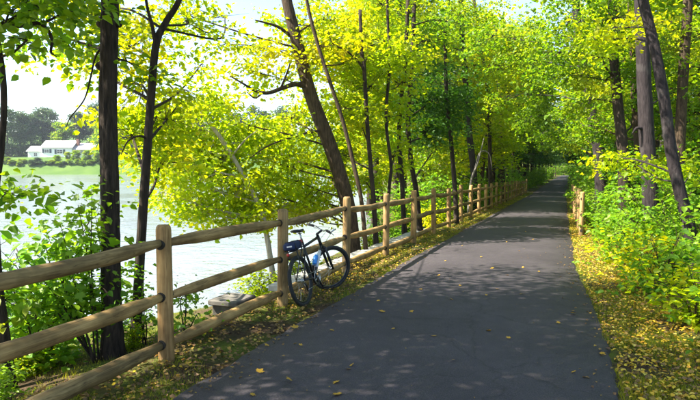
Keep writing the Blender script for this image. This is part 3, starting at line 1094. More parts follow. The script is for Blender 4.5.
for k in range(18):
    sd = 1 if k % 2 else -1
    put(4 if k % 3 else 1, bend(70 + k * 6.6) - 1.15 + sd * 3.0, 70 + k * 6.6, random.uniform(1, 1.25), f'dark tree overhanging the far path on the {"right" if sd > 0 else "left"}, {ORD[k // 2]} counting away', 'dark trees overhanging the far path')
print('wood done')


# ------------------------------------------------------------------ shrubs and undergrowth
def shrub_proto(i, leafmat, h, w, ns, leaf, nl=11):
    root = empty('shrub', (0, 0, 0))
    st = MB()
    blocks = []
    nst = 9
    tips = []
    for k in range(nst):
        a = k * 2.399 + rng.uniform(-.3, .3)
        rr = w * rng.uniform(.25, .95)
        tip = np.array([math.cos(a) * rr, math.sin(a) * rr, h * rng.uniform(.55, 1.0)])
        L = smooth_path([(math.cos(a) * .05, math.sin(a) * .05, -.08), (tip[0] * .35, tip[1] * .35, tip[2] * .55), tuple(tip)], 4)
        st.tube(L, list(np.linspace(.011, .004, len(L))), 5)
        tips.append(np.array(L))
    st.build('stem', M['bark_brown'], root)
    A = np.concatenate(tips)
    idx = rng.integers(0, len(A), ns)
    C = A[idx] + rng.normal(0, 1, (ns, 3)) * np.array([w * .28, w * .28, h * .14])
    C[:, 2] = np.maximum(C[:, 2], .06)
    tw = twig_block(A[idx], C, .004)
    lv = spray_leaves(C, rng.uniform(.12, .26, ns), nl, leaf, LEAF6, .35, .22)
    blocks = [(lv[0], lv[1], 0), (tw[0], tw[1], 1)]
    link_mesh('foliage', np_mesh('foliage', blocks, [leafmat, M['bark_brown']]), root)
    return root


sproto = [shrub_proto(0, M['shrub'], .95, .75, 95, .085), shrub_proto(1, M['shrub'], 1.35, .8, 110, .095),
          shrub_proto(2, M['lime'], .7, .7, 80, .08), shrub_proto(3, M['shrub'], 1.8, 1.1, 170, .11)]
sused = [False] * 4


def put_shrub(i, x, y, sc, label, group=None):
    z = gz(x, y)
    if not sused[i]:
        sused[i] = True
        o = sproto[i]
        o.location = (x, y, z); o.rotation_euler = (0, 0, random.uniform(0, 6.28)); o.scale = (sc,) * 3
    else:
        o = copy_tree(sproto[i], (x, y, z), random.uniform(0, 6.28), sc)
    tag(o, label, 'shrub', group)
    return o


# near right shrubs, placed by what the photo shows
near = [
    (0, 1.95, 6.2, .85, 'low bright green shrub at the right edge of the picture, nearest the camera'),
    (1, 2.75, 7.0, .85, 'tall leafy shrub at the right edge beside the bending grey trunk'),
    (2, 1.60, 7.5, .95, 'low yellow green shrub bordering the leaf strewn verge in front of the bending trunk'),
    (0, 2.25, 8.2, 1.0, 'green shrub at the foot of the bending purple grey trunk'),
    (0, 1.62, 9.2, 1.0, 'rounded green shrub beside the verge, left of the bending trunk'),
    (1, 2.5, 9.9, 1.0, 'upright shrub between the bending trunk and the thickest right trunk'),
    (2, 1.50, 10.6, 1.05, 'pale leaved low shrub beside the verge below the thickest right trunk'),
    (1, 2.2, 11.6, 1.0, 'dense shrub hiding the foot of the thickest right trunk'),
    (0, 1.52, 12.2, 1.1, 'broad leafy shrub beside the verge, well before the short right fence'),
    (0, 1.95, 13.4, 1.15, 'full green shrub beside the verge just before the short right fence'),
    (1, 2.3, 14.8, 1.15, 'tall green shrub behind the near end of the short right fence'),
    (0, 1.66, 15.7, 1.1, 'shrub growing against the first post of the short right fence'),
    (3, 3.4, 12.8, 1.0, 'large shrub behind the thickest right trunk'),
    (3, 3.9, 10.2, .95, 'large dark shrub behind the bending trunk at the right edge'),
    (3, 2.9, 16.6, 1.0, 'large shrub between the short right fence and the dark forked trunk'),
    (3, 4.4, 8.0, .9, 'large shrub in the shade at the far right edge of the picture'),
]
for i, x, y, s, lab in near:
    put_shrub(i, x - (.22 if y > 8 else .1), y, s, lab, 'shrubs along the right verge')
def shrub_row(side, off, y0, dy, n, jx, kinds, where, group, sc=(.9, 1.25)):
    for k in range(n):
        y = y0 + k * dy + random.uniform(-.35, .35) * dy
        x = bend(y) + side * (off + random.uniform(-jx, jx)) + (-1.13 if side < 0 else 0)
        put_shrub(random.choice(kinds), x, y, random.uniform(*sc), f'leafy green shrub, {ORD[k]} {where}', group)


shrub_row(1, 1.40, 17.4, 1.5, 16, .2, [0, 1, 1], 'along the short right fence', 'shrubs beyond the short right fence')
shrub_row(1, 2.4, 18, 2.2, 18, .4, [1, 3, 3], 'in the hedge behind the short right fence', 'hedge behind the short right fence')
shrub_row(1, 1.8, 42, 4.5, 20, .3, [1, 3], 'on the right verge beyond the short fence', 'shrubs on the far right verge', (1, 1.5))
shrub_row(1, 5.2, 13, 2.8, 20, 1.0, [3, 3, 1], 'between the trunks of the right wood', 'undergrowth of the right wood', (1.1, 1.7))
shrub_row(1, 9.0, 12, 3.4, 18, 1.3, [3], 'deep between the trunks of the right wood', 'deep undergrowth of the right wood', (1.3, 2.0))
shrub_row(-1, 3.3, 20, 2.7, 20, .4, [1, 2, 3], 'close behind the long fence past the concrete wall', 'undergrowth behind the long fence')
shrub_row(-1, 5.2, 22, 3.6, 20, .9, [2, 3, 3], 'further behind the long fence', 'deeper undergrowth behind the long fence', (1.0, 1.6))
shrub_row(-1, 3.2, 76, 5.0, 12, .4, [3], 'on the left verge beyond the end of the long fence', 'shrubs on the far left verge', (1, 1.6))
for k, dx in enumerate((-4.2, -2.6, -1.0, .6, 2.2)):
    put_shrub(3, bend(193) + dx, 193 + (k % 2) * 2, 1.9, f'bush, {ORD[k]} from the left, closing the very end of the path', 'bushes closing the path end')
for k, dx in enumerate((-5.2, -3.6, 1.4, 2.8, 4.2)):
    put_shrub(3, bend(128) + dx, 128 + (k % 2) * 2, 1.5, f'bush, {ORD[k]} from the left, flanking the far end of the path', 'bushes at the far end of the path')
for x, y, s, i, lab in ((-5.25, 4.75, 1.2, 1, 'full leafy bush behind the rails left of the thick foreground trunk'), (-5.9, 5.2, 1.0, 0, 'leafy bush between the sapling and the water'), (-4.9, 8.9, .7, 2, 'small bush on the lake bank behind the bicycle'), (-5.3, 11.4, .8, 2, 'bush at the foot of the stout leaning trunk'),
                        (-4.7, 14.6, .8, 2, 'bush behind the concrete wall under the thin bank trees'), (-5.2, 17.5, .9, 1, 'bush behind the fence past the end of the concrete wall'),
                        (-6.2, 5.2, .6, 0, 'small bush by the waterline left of the thick foreground trunk'),
                        (-4.6, 3.6, .42, 0, 'low leafy plant behind the bottom rail at the left edge of the picture'),
                        (-5.2, 4.4, .5, 2, 'low plant on the bank left of the maple sapling'),
                        (-5.0, 3.0, .5, 0, 'low plant on the bank behind the rails near the left edge'),
                        (-5.6, 6.3, .5, 0, 'low plant between the thick foreground trunk and the waterline'),
                        (-4.5, 5.3, .38, 2, 'tiny plant at the foot of the slender crooked trunk'),
                        (-6.9, 6.2, .6, 0, 'bush at the waterline behind the thick foreground trunk'),
                        (-7.2, 4.6, .7, 0, 'bush at the waterline behind the maple sapling'),
                        (-5.9, 3.4, .6, 2, 'leafy plant on the bank between the far left stem and the sapling')):
    put_shrub(i, x, y, s, lab, 'bushes on the lake bank')


# ------------------------------------------------------------------ maple sapling with separate leaves (left foreground)
def sapling(name, label, base_px, tips_px, nleaf, leaf, leafmat, group=None):
    b = at(*base_px)
    g = gz(b.x, b.y)
    root = empty(name, (b.x, b.y, g))
    tag(root, label, 'sapling', group)
    variants = [maple_mesh('leaf', leafmat, leaf * k) for k in (.8, 1.0, 1.2)]
    base = np.array((b.x, b.y, g - .05))
    paths = []
    for (x, y, d) in tips_px:
        t = np.array(at(x, y, d))
        m = (base + t) / 2 + np.array((0, 0, .18)) + rng.normal(0, .05, 3)
        L = np.array(smooth_path([tuple(base + rng.normal(0, .015, 3)), tuple(m), tuple(t)], 7))
        MB().tube([tuple(p) for p in L], list(np.linspace(.010, .003, len(L))), 5).build('stem', M['bark'], root)
        paths.append(L)
    AL = np.concatenate([L[int(len(L) * .4):] for L in paths])
    nf = nleaf * 3
    Q = AL[rng.integers(0, len(AL), nf)] + rng.normal(0, 1, (nf, 3)) * np.array((.13, .13, .08))
    an = rng.uniform(0, 6.28, nf)
    Nn = rng.normal(0, .5, (nf, 3)); Nn[:, 2] = 1
    lv = leaf_arrays(Q, Nn, np.stack([np.cos(an), np.sin(an), rng.uniform(-.7, 0, nf)], 1), leaf * .85 * rng.uniform(.5, 1.1, nf), LEAF6)
    fo = link_mesh('foliage', np_mesh('foliage', [(lv[0], lv[1], 0)], [leafmat]), root)
    fo['kind'] = 'stuff'
    per = nleaf // len(paths)
    for L in paths:
        n = len(L)
        for k in range(per):
            q = L[int(n * (.42 + .58 * math.sqrt(random.random())) - 1e-6)]
            a = random.uniform(0, 6.28)
            r = random.uniform(.03, .24)
            p = Vector(q) + Vector((math.cos(a) * r, math.sin(a) * r, random.gauss(0, .05) - .03))
            o = bpy.data.objects.new('leaf', random.choice(variants))
            col.objects.link(o)
            o.parent = root
            tilt = Matrix.Rotation(random.gauss(0, .35), 4, 'X') @ Matrix.Rotation(random.gauss(0, .35), 4, 'Y')
            droop = Matrix.Rotation(random.uniform(-.9, -.1), 4, 'X')
            o.matrix_local = Matrix.Translation(p - Vector((b.x, b.y, g))) @ Matrix.Rotation(a - math.pi / 2, 4, 'Z') @ droop @ tilt
    return root


sapling('maple_sapling', 'bright green maple sapling behind the fence rails in the left foreground', (96, 350, 6.1),
        [(92, 188, 6.0), (78, 205, 5.9), (60, 222, 5.9), (45, 245, 5.9), (28, 262, 5.8), (72, 245, 6.1), (90, 240, 6.2), (58, 275, 6.0), (38, 295, 5.9), (82, 285, 6.1), (66, 315, 6.0), (20, 300, 5.8)],
        300, .088, M['shrub'])
sapling('maple_sapling', 'small maple sapling just right of the nearest fence post, below the middle rail', (186, 345, 6.3),
        [(176, 300, 6.3), (190, 295, 6.4), (198, 318, 6.4), (183, 325, 6.2)], 60, .075, M['shrub'])
sapling('maple_sapling', 'sparse maple sapling between the slender trunk and the nearest fence post', (146, 350, 6.6),
        [(128, 262, 6.6), (140, 290, 6.6), (125, 300, 6.5), (150, 320, 6.6)], 60, .08, M['shrub'])


# ------------------------------------------------------------------ ground cover
def scatter(n, xr, yr, keep=None):
    x = rng.uniform(*xr, n)
    y = yr[0] + (yr[1] - yr[0]) * rng.uniform(0, 1, n) ** 1.6
    x = x + np.where(y > 0, 0.9e-4 * y * y, 0) + np.where(x > 0, pr_edge(y) - PR, 0)
    if keep is not None:
        m = keep(x, y)
        x, y = x[m], y[m]
    return x, y, h_ground(x, y)


def patch(x, y, s, seed):
    return np.sin(x * s + seed) * np.sin(y * s * .8 + seed * 2) + .6 * np.sin(x * s * 2.3 + y * s * 1.7 + seed)


def grass_obj(name, label, areas, mat, hgt, wid):
    blocks = []
    for n, xr, yr, thr in areas:
        x, y, z = scatter(n, xr, yr, (lambda a, b: patch(a, b, 1.9, 1.3) > thr) if thr is not None else None)
        k = len(x)
        P = np.stack([x, y, z - .01], 1)
        D = np.stack([rng.normal(0, .45, k), rng.normal(0, .45, k), np.ones(k)], 1)
        N = rng.normal(0, 1, (k, 3)); N[:, 2] *= .2
        S = hgt * rng.uniform(.5, 1.4, k)
        T = (BLADE[0] * np.array([wid, 1, 1]), BLADE[1])
        v, f = leaf_arrays(P, N, D, S, T)
        blocks.append((v, f, 0))
    return tag(link_mesh(name, np_mesh(name, blocks, [mat])), label, 'grass', kind='stuff')


grass_obj('grass', 'short yellow green grass and moss along both verges',
          [(95000, (.48, 1.75), (3, 24), -.6), (22000, (.5, 1.4), (20, 70), None), (14000, (-3.8, -2.78), (2, 9.5), .35), (70000, (-3.75, -2.75), (9, 60), -.6), (26000, (-6.6, -4.1), (3, 26), -.2)],
          M['grass'], .055, .10)


def litter_obj(name, label, areas, mat, size):
    blocks = []
    for n, xr, yr in areas:
        x, y, z = scatter(n, xr, yr)
        k = len(x)
        P = np.stack([x, y, z + .018 + rng.uniform(0, .025, k)], 1)
        N = rng.normal(0, .33, (k, 3)); N[:, 2] = 1
        a = rng.uniform(0, 6.28, k)
        D = np.stack([np.cos(a), np.sin(a), rng.normal(0, .2, k)], 1)
        v, f = leaf_arrays(P, N, D, size * rng.uniform(.5, 1.2, k), LEAF6)
        blocks.append((v, f, 0))
    return tag(link_mesh(name, np_mesh(name, blocks, [mat])), label, 'leaf litter', kind='stuff')


litter_obj('leaf_litter', 'brown and tan fallen leaves covering the soil of both verges',
           [(3900, (-4.1, -2.80), (2, 12)), (2600, (.52, 1.9), (3, 14)), (2500, (-3.8, -2.7), (10, 50)), (2000, (.45, 1.5), (12, 50))], M['litter'], .05)
litter_obj('leaf_litter', 'golden fallen leaves strewn through the grass of both verges',
           [(7500, (.52, 1.5), (3.5, 26)), (2600, (-3.7, -2.84), (8.5, 45)), (1500, (.52, 1.4), (20, 60)), (350, (-3.9, -2.84), (3, 9))], M['gold_litter'], .042)

# leaf crumbs and small leaves blown onto the rims of the asphalt
n_ = 900
yy = 2.5 + 40 * rng.uniform(0, 1, n_) ** 1.7
near_l = rng.uniform(0, 1, n_) < .55
inset = np.abs(rng.normal(0, .13, n_))
xx = np.where(near_l, PL + .03 + inset, pr_edge(yy) - .03 - inset) + 0.9e-4 * yy * yy
far_in = rng.uniform(0, 1, n_) < .22
xx = np.where(far_in, rng.uniform(PL + .1, PR - .4, n_), xx)
tt = (xx - 0.9e-4 * yy * yy - PL) / (pr_edge(yy) - PL)
zz_ = .020 + .030 * (1 - (2 * tt - 1) ** 2) + grade(yy)
aa = rng.uniform(0, 6.28, n_)
nn = rng.normal(0, .25, (n_, 3)); nn[:, 2] = 1
lv = leaf_arrays(np.stack([xx, yy, zz_], 1), nn, np.stack([np.cos(aa), np.sin(aa), np.zeros(n_)], 1), np.where(far_in, .016, .034) * rng.uniform(.5, 1.3, n_), LEAF6)
tag(link_mesh('leaf_litter', np_mesh('leaf_litter', [(lv[0], lv[1], 0)], [M['litter']])), 'brown leaf crumbs blown onto the rims of the asphalt', 'leaf litter', kind='stuff')

# single fallen leaves on the asphalt
leaf_me = [maple_mesh('fallen_leaf', M['gold_litter'], s) for s in (.055, .07, .045)]
spots = [(290, 303), (338, 383), (411, 312), (434, 338), (487, 332), (377, 301), (340, 400 - 3), (258, 373), (291, 381), (268, 344), (300, 346), (487, 297), (452, 301), (521, 295), (349, 371),
         (459, 287), (494, 269), (522, 268), (498, 290), (506, 276), (446, 261), (382, 313), (352, 366), (296, 328), (232, 366), (590, 312), (573, 311), (560, 323), (571, 313), (545, 253), (506, 243),
         (440, 276), (463, 246), (525, 232), (480, 258), (540, 272), (420, 290), (534, 240), (514, 222), (490, 229), (550, 228), (600, 352), (575, 372), (510, 340), (455, 362), (395, 330), (250, 395), (330, 330), (560, 262), (520, 252)]
for px, py in spots:
    d = FWD * 1.0 + RGT * ((px - 350) / FPX) + UPV * ((200 - py) / FPX)
    p = CAM + d * ((0.03 - CAM.z) / d.z)
    for _ in range(6):
        p = CAM + d * ((0.03 + float(grade(p.y)) - CAM.z) / d.z)
    o = bpy.data.objects.new('fallen_leaf', random.choice(leaf_me))
    o.location = (p.x, p.y, path_z(p.x, p.y) + .012)
    o.rotation_euler = (random.gauss(0, .22), random.gauss(0, .22), random.uniform(0, 6.28))
    s = random.uniform(.8, 1.2)
    o.scale = (s, s, s)
    col.objects.link(o)
    tag(o, 'yellow fallen leaf lying on the dark asphalt path', 'leaf', 'fallen leaves scattered on the path')
print('ground cover done')

# ------------------------------------------------------------------ bicycle
M['black'] = plain('black_paint', (.012, .012, .014), .32)
M['rubber'] = plain('tyre_rubber', (.018, .018, .018), .8, 0, .3, 60)
M['steel'] = plain('brushed_metal', (.45, .45, .46), .35, 1.0)
M['saddle'] = plain('black_saddle_cover', (.02, .02, .022), .55)
M['white_decal'] = plain('white_decal', (.62, .62, .64), .4)
M['blue'] = plain('blue_plastic', (.03, .22, .62), .3)
M['clear'] = plain('pale_plastic', (.45, .62, .75), .3)
M['blue_cloth'] = plain('navy_bag_cloth', (.008, .018, .065), .8, 0, .3, 30)
M['red'] = plain('red_reflector', (.45, .02, .02), .3)

RWH = .335           # wheel radius outside
bike = empty('bicycle', (-3.09, 6.86, gz(-3.09, 6.86) + .012), 0)
tag(bike, 'black mountain bicycle leaning against the fence, its front wheel turned towards the path', 'bicycle')
LEAN = Matrix.Rotation(R(-11), 4, 'Y')       # to the left (-X), about the tyre contact line
# local: +Y forward, +Z up, rear hub at (0,0,RWH)
REAR = Vector((0, 0, RWH)); FRONT = Vector((0, 1.04, RWH)); BB = Vector((0, .43, .30))
SEATT = Vector((0, .27, .80)); HEADT = Vector((0, .80, .84)); HEADB = Vector((0, .86, .70))


def bl(p):
    return LEAN @ Vector(p)


def btube(name, segs, mat, parent=bike, sides=8):
    mb_ = MB()
    for pts, r in segs:
        mb_.tube([bl(p) for p in pts], r, sides)
    return mb_.build(name, mat, parent, False)


btube('frame', [([BB, SEATT], .017), ([SEATT + Vector((0, .01, -.05)), HEADT + Vector((0, 0, -.02))], .019), ([BB, HEADB], .024), ([HEADB + Vector((0, .006, -.02)), HEADT], .024),
                ([BB + Vector((.035, -.01, 0)), REAR + Vector((.062, 0, 0))], .011), ([BB + Vector((-.035, -.01, 0)), REAR + Vector((-.062, 0, 0))], .011),
                ([SEATT + Vector((.02, 0, -.04)), REAR + Vector((.062, 0, 0))], .009), ([SEATT + Vector((-.02, 0, -.04)), REAR + Vector((-.062, 0, 0))], .009),
                ([BB + Vector((-.045, 0, 0)), BB + Vector((.045, 0, 0))], .026)], M['black'])
d_ = (HEADB - BB)
btube('frame_decal', [([BB + d_ * .30, BB + d_ * .80], .0265)], M['white_decal'])
btube('seat_post', [([SEATT + Vector((0, .01, -.02)), SEATT + Vector((0, -.045, .14))], .0145)], M['steel'])


def wheel(name, hub, rot):
    """wheel in the local YZ plane, rot turns it (steering)"""
    w = bpy.data.objects.new(name, None)
    col.objects.link(w)
    w.parent = bike

    def T(p):
        return bl(hub + rot @ Vector(p))

    def ring(r, n=40):
        return [T((0, math.cos(a) * r, math.sin(a) * r)) for a in np.linspace(0, 2 * math.pi, n, endpoint=False)]
    MB().tube(ring(RWH - .026), .026, 8, closed=True).build('tyre', M['rubber'], w, False)
    MB().tube(ring(RWH - .056), .012, 6, closed=True).build('rim', M['black'], w, False)
    MB().tube([T((-.055, 0, 0)), T((-.03, 0, 0)), T((.03, 0, 0)), T((.055, 0, 0))], [.012, .022, .022, .012], 8).build('hub', M['steel'], w, False)
    sp = MB()
    for k in range(28):
        a = 2 * math.pi * k / 28
        s = .028 if k % 2 else -.028
        a2 = a + (.35 if (k // 2) % 2 else -.35)
        sp.tube([T((s, math.cos(a2) * .02, math.sin(a2) * .02)), T((0, math.cos(a) * (RWH - .06), math.sin(a) * (RWH - .06)))], .0013, 3, cap=False)
    sp.build('spokes', M['steel'], w, False)
    return w


wheel('wheel', REAR, Matrix.Identity(3))
# steering: rotate about the head tube axis
ax = (HEADT - HEADB).normalized()
ST = Matrix.Rotation(R(-40), 3, ax)


def st(p):
    return HEADB + ST @ (Vector(p) - HEADB)


wheel('wheel', st(FRONT), ST)
fk = Vector((0, .895, .665))
btube('fork', [([st(HEADB), st(fk)], .02), ([st(fk + Vector((-.062, 0, 0))), st(fk + Vector((.062, 0, 0)))], .02)] +
      [([st(fk + Vector((s * .062, 0, 0))), st(fk.lerp(FRONT, .5) + Vector((s * .064, 0, 0))), st(FRONT + Vector((s * .062, 0, 0)))], [.018, .021, .017]) for s in (-1, 1)], M['black'])
stem_t = HEADT + Vector((0, .07, .075))
btube('stem', [([st(HEADT), st(HEADT + (HEADT - HEADB) * .25)], .02), ([st(HEADT + (HEADT - HEADB) * .2), st(stem_t)], .017)], M['black'])
hb = btube('handlebar', [([st(stem_t + Vector((-.31, -.06, .035))), st(stem_t + Vector((-.14, -.02, .03))), st(stem_t + Vector((-.05, 0, 0))), st(stem_t + Vector((.05, 0, 0))), st(stem_t + Vector((.14, -.02, .03))), st(stem_t + Vector((.31, -.06, .035)))], .0125)], M['steel'])
for s in (-1, 1):
    btube('grip', [([st(stem_t + Vector((s * .18, -.03, .032))), st(stem_t + Vector((s * .32, -.062, .035)))], .0185)], M['rubber'])
    btube('brake_lever', [([st(stem_t + Vector((s * .15, .0, .02))), st(stem_t + Vector((s * .17, .05, -.01))), st(stem_t + Vector((s * .28, .025, -.02)))], .006)], M['steel'])
    btube('bar_end', [([st(stem_t + Vector((s * .315, -.06, .035))), st(stem_t + Vector((s * .315, .03, .075)))], .011)], M['steel'])
# cables
btube('brake_cable', [([st(stem_t + Vector((.15, .02, .02))), st(stem_t + Vector((.10, .14, .04))), st(stem_t + Vector((0, .14, -.08))), st(fk + Vector((0, .03, .06)))], .003),
                      ([st(stem_t + Vector((-.15, .02, .02))), st(stem_t + Vector((-.05, .16, .02))), HEADT + Vector((0, .05, -.06)), HEADT + Vector((0, -.05, -.05))], .003)], M['black'], sides=5)
# saddle: lofted sections
sb = MB()
SC = SEATT + Vector((0, -.06, .165))
secs = [(-.13, .010, .03, .012), (-.115, .070, .030, .012), (-.05, .072, .034, .004), (.02, .045, .032, -.002), (.08, .024, .030, .0), (.135, .018, .026, .004), (.15, .006, .015, .004)]
vv, ff = [], []
for y_, hw, th, zz in secs:
    for k in range(10):
        a = 2 * math.pi * k / 10
        vv.append(bl(SC + Vector((math.cos(a) * hw, y_, zz + math.sin(a) * th * .5 + (.3 * th if math.sin(a) > 0 else 0)))))
for i in range(len(secs) - 1):
    for k in range(10):
        ff.append((i * 10 + k, i * 10 + (k + 1) % 10, i * 10 + 10 + (k + 1) % 10, i * 10 + 10 + k))
ff += [tuple(range(9, -1, -1)), tuple(range(len(vv) - 10, len(vv)))]
sad = sb.add(vv, ff, 0, True).build('saddle', M['saddle'], bike, False)
btube('saddle_rail', [([SC + Vector((s * .022, -.09, -.005)), SC + Vector((s * .022, -.05, -.03)), SC + Vector((s * .022, .04, -.03)), SC + Vector((s * .012, .1, -.005))], .0035) for s in (-1, 1)], M['steel'], sad)
# drivetrain
cr = MB()
for rr in (.095, .078):
    cr.tube([bl(BB + Vector((.052 if rr > .08 else .046, math.cos(a) * rr, math.sin(a) * rr))) for a in np.linspace(0, 2 * math.pi, 32, endpoint=False)], .005, 5, closed=True)
for k in range(4):
    a = k * math.pi / 2 + .4
    cr.tube([bl(BB + Vector((.05, 0, 0))), bl(BB + Vector((.05, math.cos(a) * .092, math.sin(a) * .092)))], .007, 5)
cr.build('chainring', M['steel'], bike, False)
for s, a in ((1, -1.15), (-1, -1.15 + math.pi)):
    e = BB + Vector((s * .075, math.cos(a) * .17, math.sin(a) * .17))
    ca = btube('crank_arm', [([BB + Vector((s * .055, 0, 0)), e], .011)], M['black'])
    mbp = MB()
    mbp.box(bl(e + Vector((s * .06, 0, 0))), (.09, .085, .022), LEAN.to_3x3(), 0, .006)
    mbp.build('pedal', M['black'], bike, False)
cs = MB()
for i, rr in enumerate((.052, .046, .040, .034, .028)):
    cs.tube([bl(REAR + Vector((.030 + i * .005, math.cos(a) * rr, math.sin(a) * rr))) for a in np.linspace(0, 2 * math.pi, 22, endpoint=False)], .003, 4, closed=True)
cs.build('cassette', M['steel'], bike, False)
btube('chain', [([REAR + Vector((.042, 0, .045)), BB + Vector((.05, 0, .09))], .004), ([REAR + Vector((.042, .06, -.14)), BB + Vector((.05, -.02, -.092))], .004), ([REAR + Vector((.042, 0, -.05)), REAR + Vector((.045, .06, -.14))], .004)], M['steel'], sides=5)
btube('derailleur', [([REAR + Vector((.055, .005, -.04)), REAR + Vector((.055, .045, -.08)), REAR + Vector((.05, .06, -.15))], .011)], M['black'])
# rear rack
btube('rear_rack', [([SEATT + Vector((s * .03, -.02, -.08)), Vector((s * .06, .12, .735)), Vector((s * .06, -.20, .735))], .005) for s in (-1, 1)] +
      [([REAR + Vector((s * .062, 0, .01)), Vector((s * .06, -.08, .735))], .005) for s in (-1, 1)] + [([Vector((-.06, y_, .735)), Vector((.06, y_, .735))], .004) for y_ in (-.2, -.1, 0, .1)], M['black'])
btube('reflector', [([Vector((0, -.215, .705)), Vector((0, -.228, .705))], .02)], M['red'], sides=14)
btube('tail_light', [([SEATT + Vector((0, -.05, .03)), SEATT + Vector((0, -.085, .03))], .026)], M['red'], sides=10)
for i, (hubp, rt) in enumerate(((REAR, Matrix.Identity(3)), (st(FRONT), ST))):
    pc = hubp + rt @ Vector((0, .0, RWH + .0))
brk = MB()
for s in (-1, 1):
    brk.tube([bl(SEATT.lerp(REAR, .38) + Vector((s * .045, -.02, .0))), bl(SEATT.lerp(REAR, .30) + Vector((s * .05, -.03, .06)))], .009, 6)
brk.build('rear_brake', M['black'], bike, False)
# bottle cage on the frame, bottle is a thing of its own
bd = d_.normalized()
bnrm = Vector((0, -bd.z, bd.y))
bc = BB + d_ * .42 + bnrm * .066
btube('bottle_cage', [([bc - bd * .07 + Vector((s * .039, 0, 0)), bc + bd * .05 + Vector((s * .039, 0, 0)), bc + bd * .06 - bnrm * .035], .003) for s in (-1, 1)] + [([bc - bd * .075 + Vector((-.039, 0, 0)), bc - bd * .075 + Vector((.039, 0, 0))], .003)], M['steel'], sides=5)


def place_with_bike(name, label, cat):
    e = empty(name, bike.location)
    return tag(e, label, cat)


bot = place_with_bike('water_bottle', 'blue water bottle held on the frame of the bicycle', 'bottle')
mbb = MB()
mbb.tube([bl(bc + bd * t) for t in (-.07, -.062, -.01, .0, .01, .055, .075, .085)], [.030, .036, .036, .033, .036, .036, .030, .027], 14)
mbb.build('bottle_body', M['blue'], bot, False)
mbb = MB()
mbb.tube([bl(bc + bd * t) for t in (.086, .108, .112, .118, .135)], [.0275, .0265, .016, .010, .008], 12)
mbb.build('cap', M['clear'], bot, False)
bag = place_with_bike('rack_bag', 'navy blue cloth bag strapped on the rear rack of the bicycle', 'bag')
mbg = MB()
secs = [(-.20, .045, .07), (-.185, .072, .095), (-.10, .08, .112), (0, .078, .115), (.09, .072, .105), (.115, .045, .08)]
vv, ff = [], []
for y_, hw, hh in secs:
    for k in range(12):
        a = 2 * math.pi * (k + .5) / 12
        cx, sx_ = math.cos(a), math.sin(a)
        ex = .55
        xx = math.copysign(abs(cx) ** ex, cx) * hw
        zz = math.copysign(abs(sx_) ** ex, sx_) * hh * .5
        vv.append(bl((xx, y_, .742 + .06 + zz * (1.0) + random.uniform(-.003, .003))))
for i in range(len(secs) - 1):
    for k in range(12):
        ff.append((i * 12 + k, i * 12 + (k + 1) % 12, i * 12 + 12 + (k + 1) % 12, i * 12 + 12 + k))
ff += [tuple(range(11, -1, -1)), tuple(range(len(vv) - 12, len(vv)))]
mbg.add(vv, ff, 0, True).build('bag_body', M['blue_cloth'], bag, False)
for y_ in (-.12, .04):
    MB().tube([bl(p) for p in ((-.083, y_, .745), (-.080, y_, .832), (-.055, y_, .860), (.055, y_, .860), (.080, y_, .832), (.083, y_, .745))], .006, 5).build('strap', M['saddle'], bag, False)
MB().box(bl((.03, -.204, .805)), (.07, .006, .018), LEAN.to_3x3()).build('reflective_strip', M['white_decal'], bag, False)
print('bike done')

# ------------------------------------------------------------------ far shore: house, trees, bushes
M['siding'] = plain('white_siding', (.78, .77, .75), .6, 0, .05, 2)
M['roof'] = plain('pale_shingle', (.42, .40, .40), .8, 0, .15, 6)
M['glass'] = plain('window_glass', (.02, .03, .04), .08)
M['shutter'] = plain('dark_shutter', (.03, .045, .06), .6)
M['brick'] = plain('brick_chimney', (.22, .10, .07), .85, 0, .3, 4)
M['deck'] = plain('deck_wood', (.14, .09, .07), .8, 0, .2, 4)

HD = 242.0
HC = at(58, 158, HD)
hz_ = 4.6
house = empty('lake_house', (HC.x, HC.y, hz_), YAW)
house.scale = (1.08, 1.08, 1.08)
tag(house, 'long white house with pale roofs and brick chimney on the far shore', 'house')
# local: X along the image right, Y away from the viewer, metres; px per metre = 583/224 = 2.6


def hpart(name, mb_, mat, parent=house):
    return mb_.build(name, mat, parent, False)


def gable(x0, x1, y0, y1, z0, rise, over=.5, th=.18):
    ym = (y0 + y1) / 2
    m_ = MB()
    for sgn, ya in ((1, y0 - over), (-1, y1 + over)):
        zl = z0 - over * rise / ((y1 - y0) / 2)
        v = [(x0 - over, ya, zl), (x1 + over, ya, zl), (x1 + over, ym, z0 + rise), (x0 - over, ym, z0 + rise)]
        v2 = [(a, b, c + th) for a, b, c in v]
        m_.add(v + v2, [(3, 2, 1, 0), (4, 5, 6, 7), (0, 1, 5, 4), (1, 2, 6, 5), (2, 3, 7, 6), (3, 0, 4, 7)])
    return m_


def wall_gable(x0, x1, y0, y1, z1, rise):
    ym = (y0 + y1) / 2
    v = [(x0, y0, -1.5), (x1, y0, -1.5), (x1, y1, -1.5), (x0, y1, -1.5), (x0, y0, z1), (x1, y0, z1), (x1, y1, z1), (x0, y1, z1), (x0, ym, z1 + rise), (x1, ym, z1 + rise)]
    return MB().add(v, [(0, 1, 5, 4), (2, 3, 7, 6), (1, 2, 6, 9, 5), (3, 0, 4, 8, 7), (3, 2, 1, 0)])


def window(x, z, w, h, y, shutters=True):
    wnd = hpart('window', MB().box((x, y, z), (w, .10, h)), M['glass'])
    fr = MB()
    for a, b, c, d in ((x - w / 2, z, .14, h + .28), (x + w / 2, z, .14, h + .28), (x, z - h / 2, w, .14), (x, z + h / 2, w, .14), (x, z, .09, h), (x, z, w, .08)):
        fr.box((a, y - .06, b), (c, .09, d))
    hpart('window_frame', fr, M['siding'], wnd)
    if shutters:
        for s in (-1, 1):
            hpart('shutter', MB().box((x + s * (w / 2 + .55), y - .03, z), (.75, .08, h + .2)), M['shutter'])


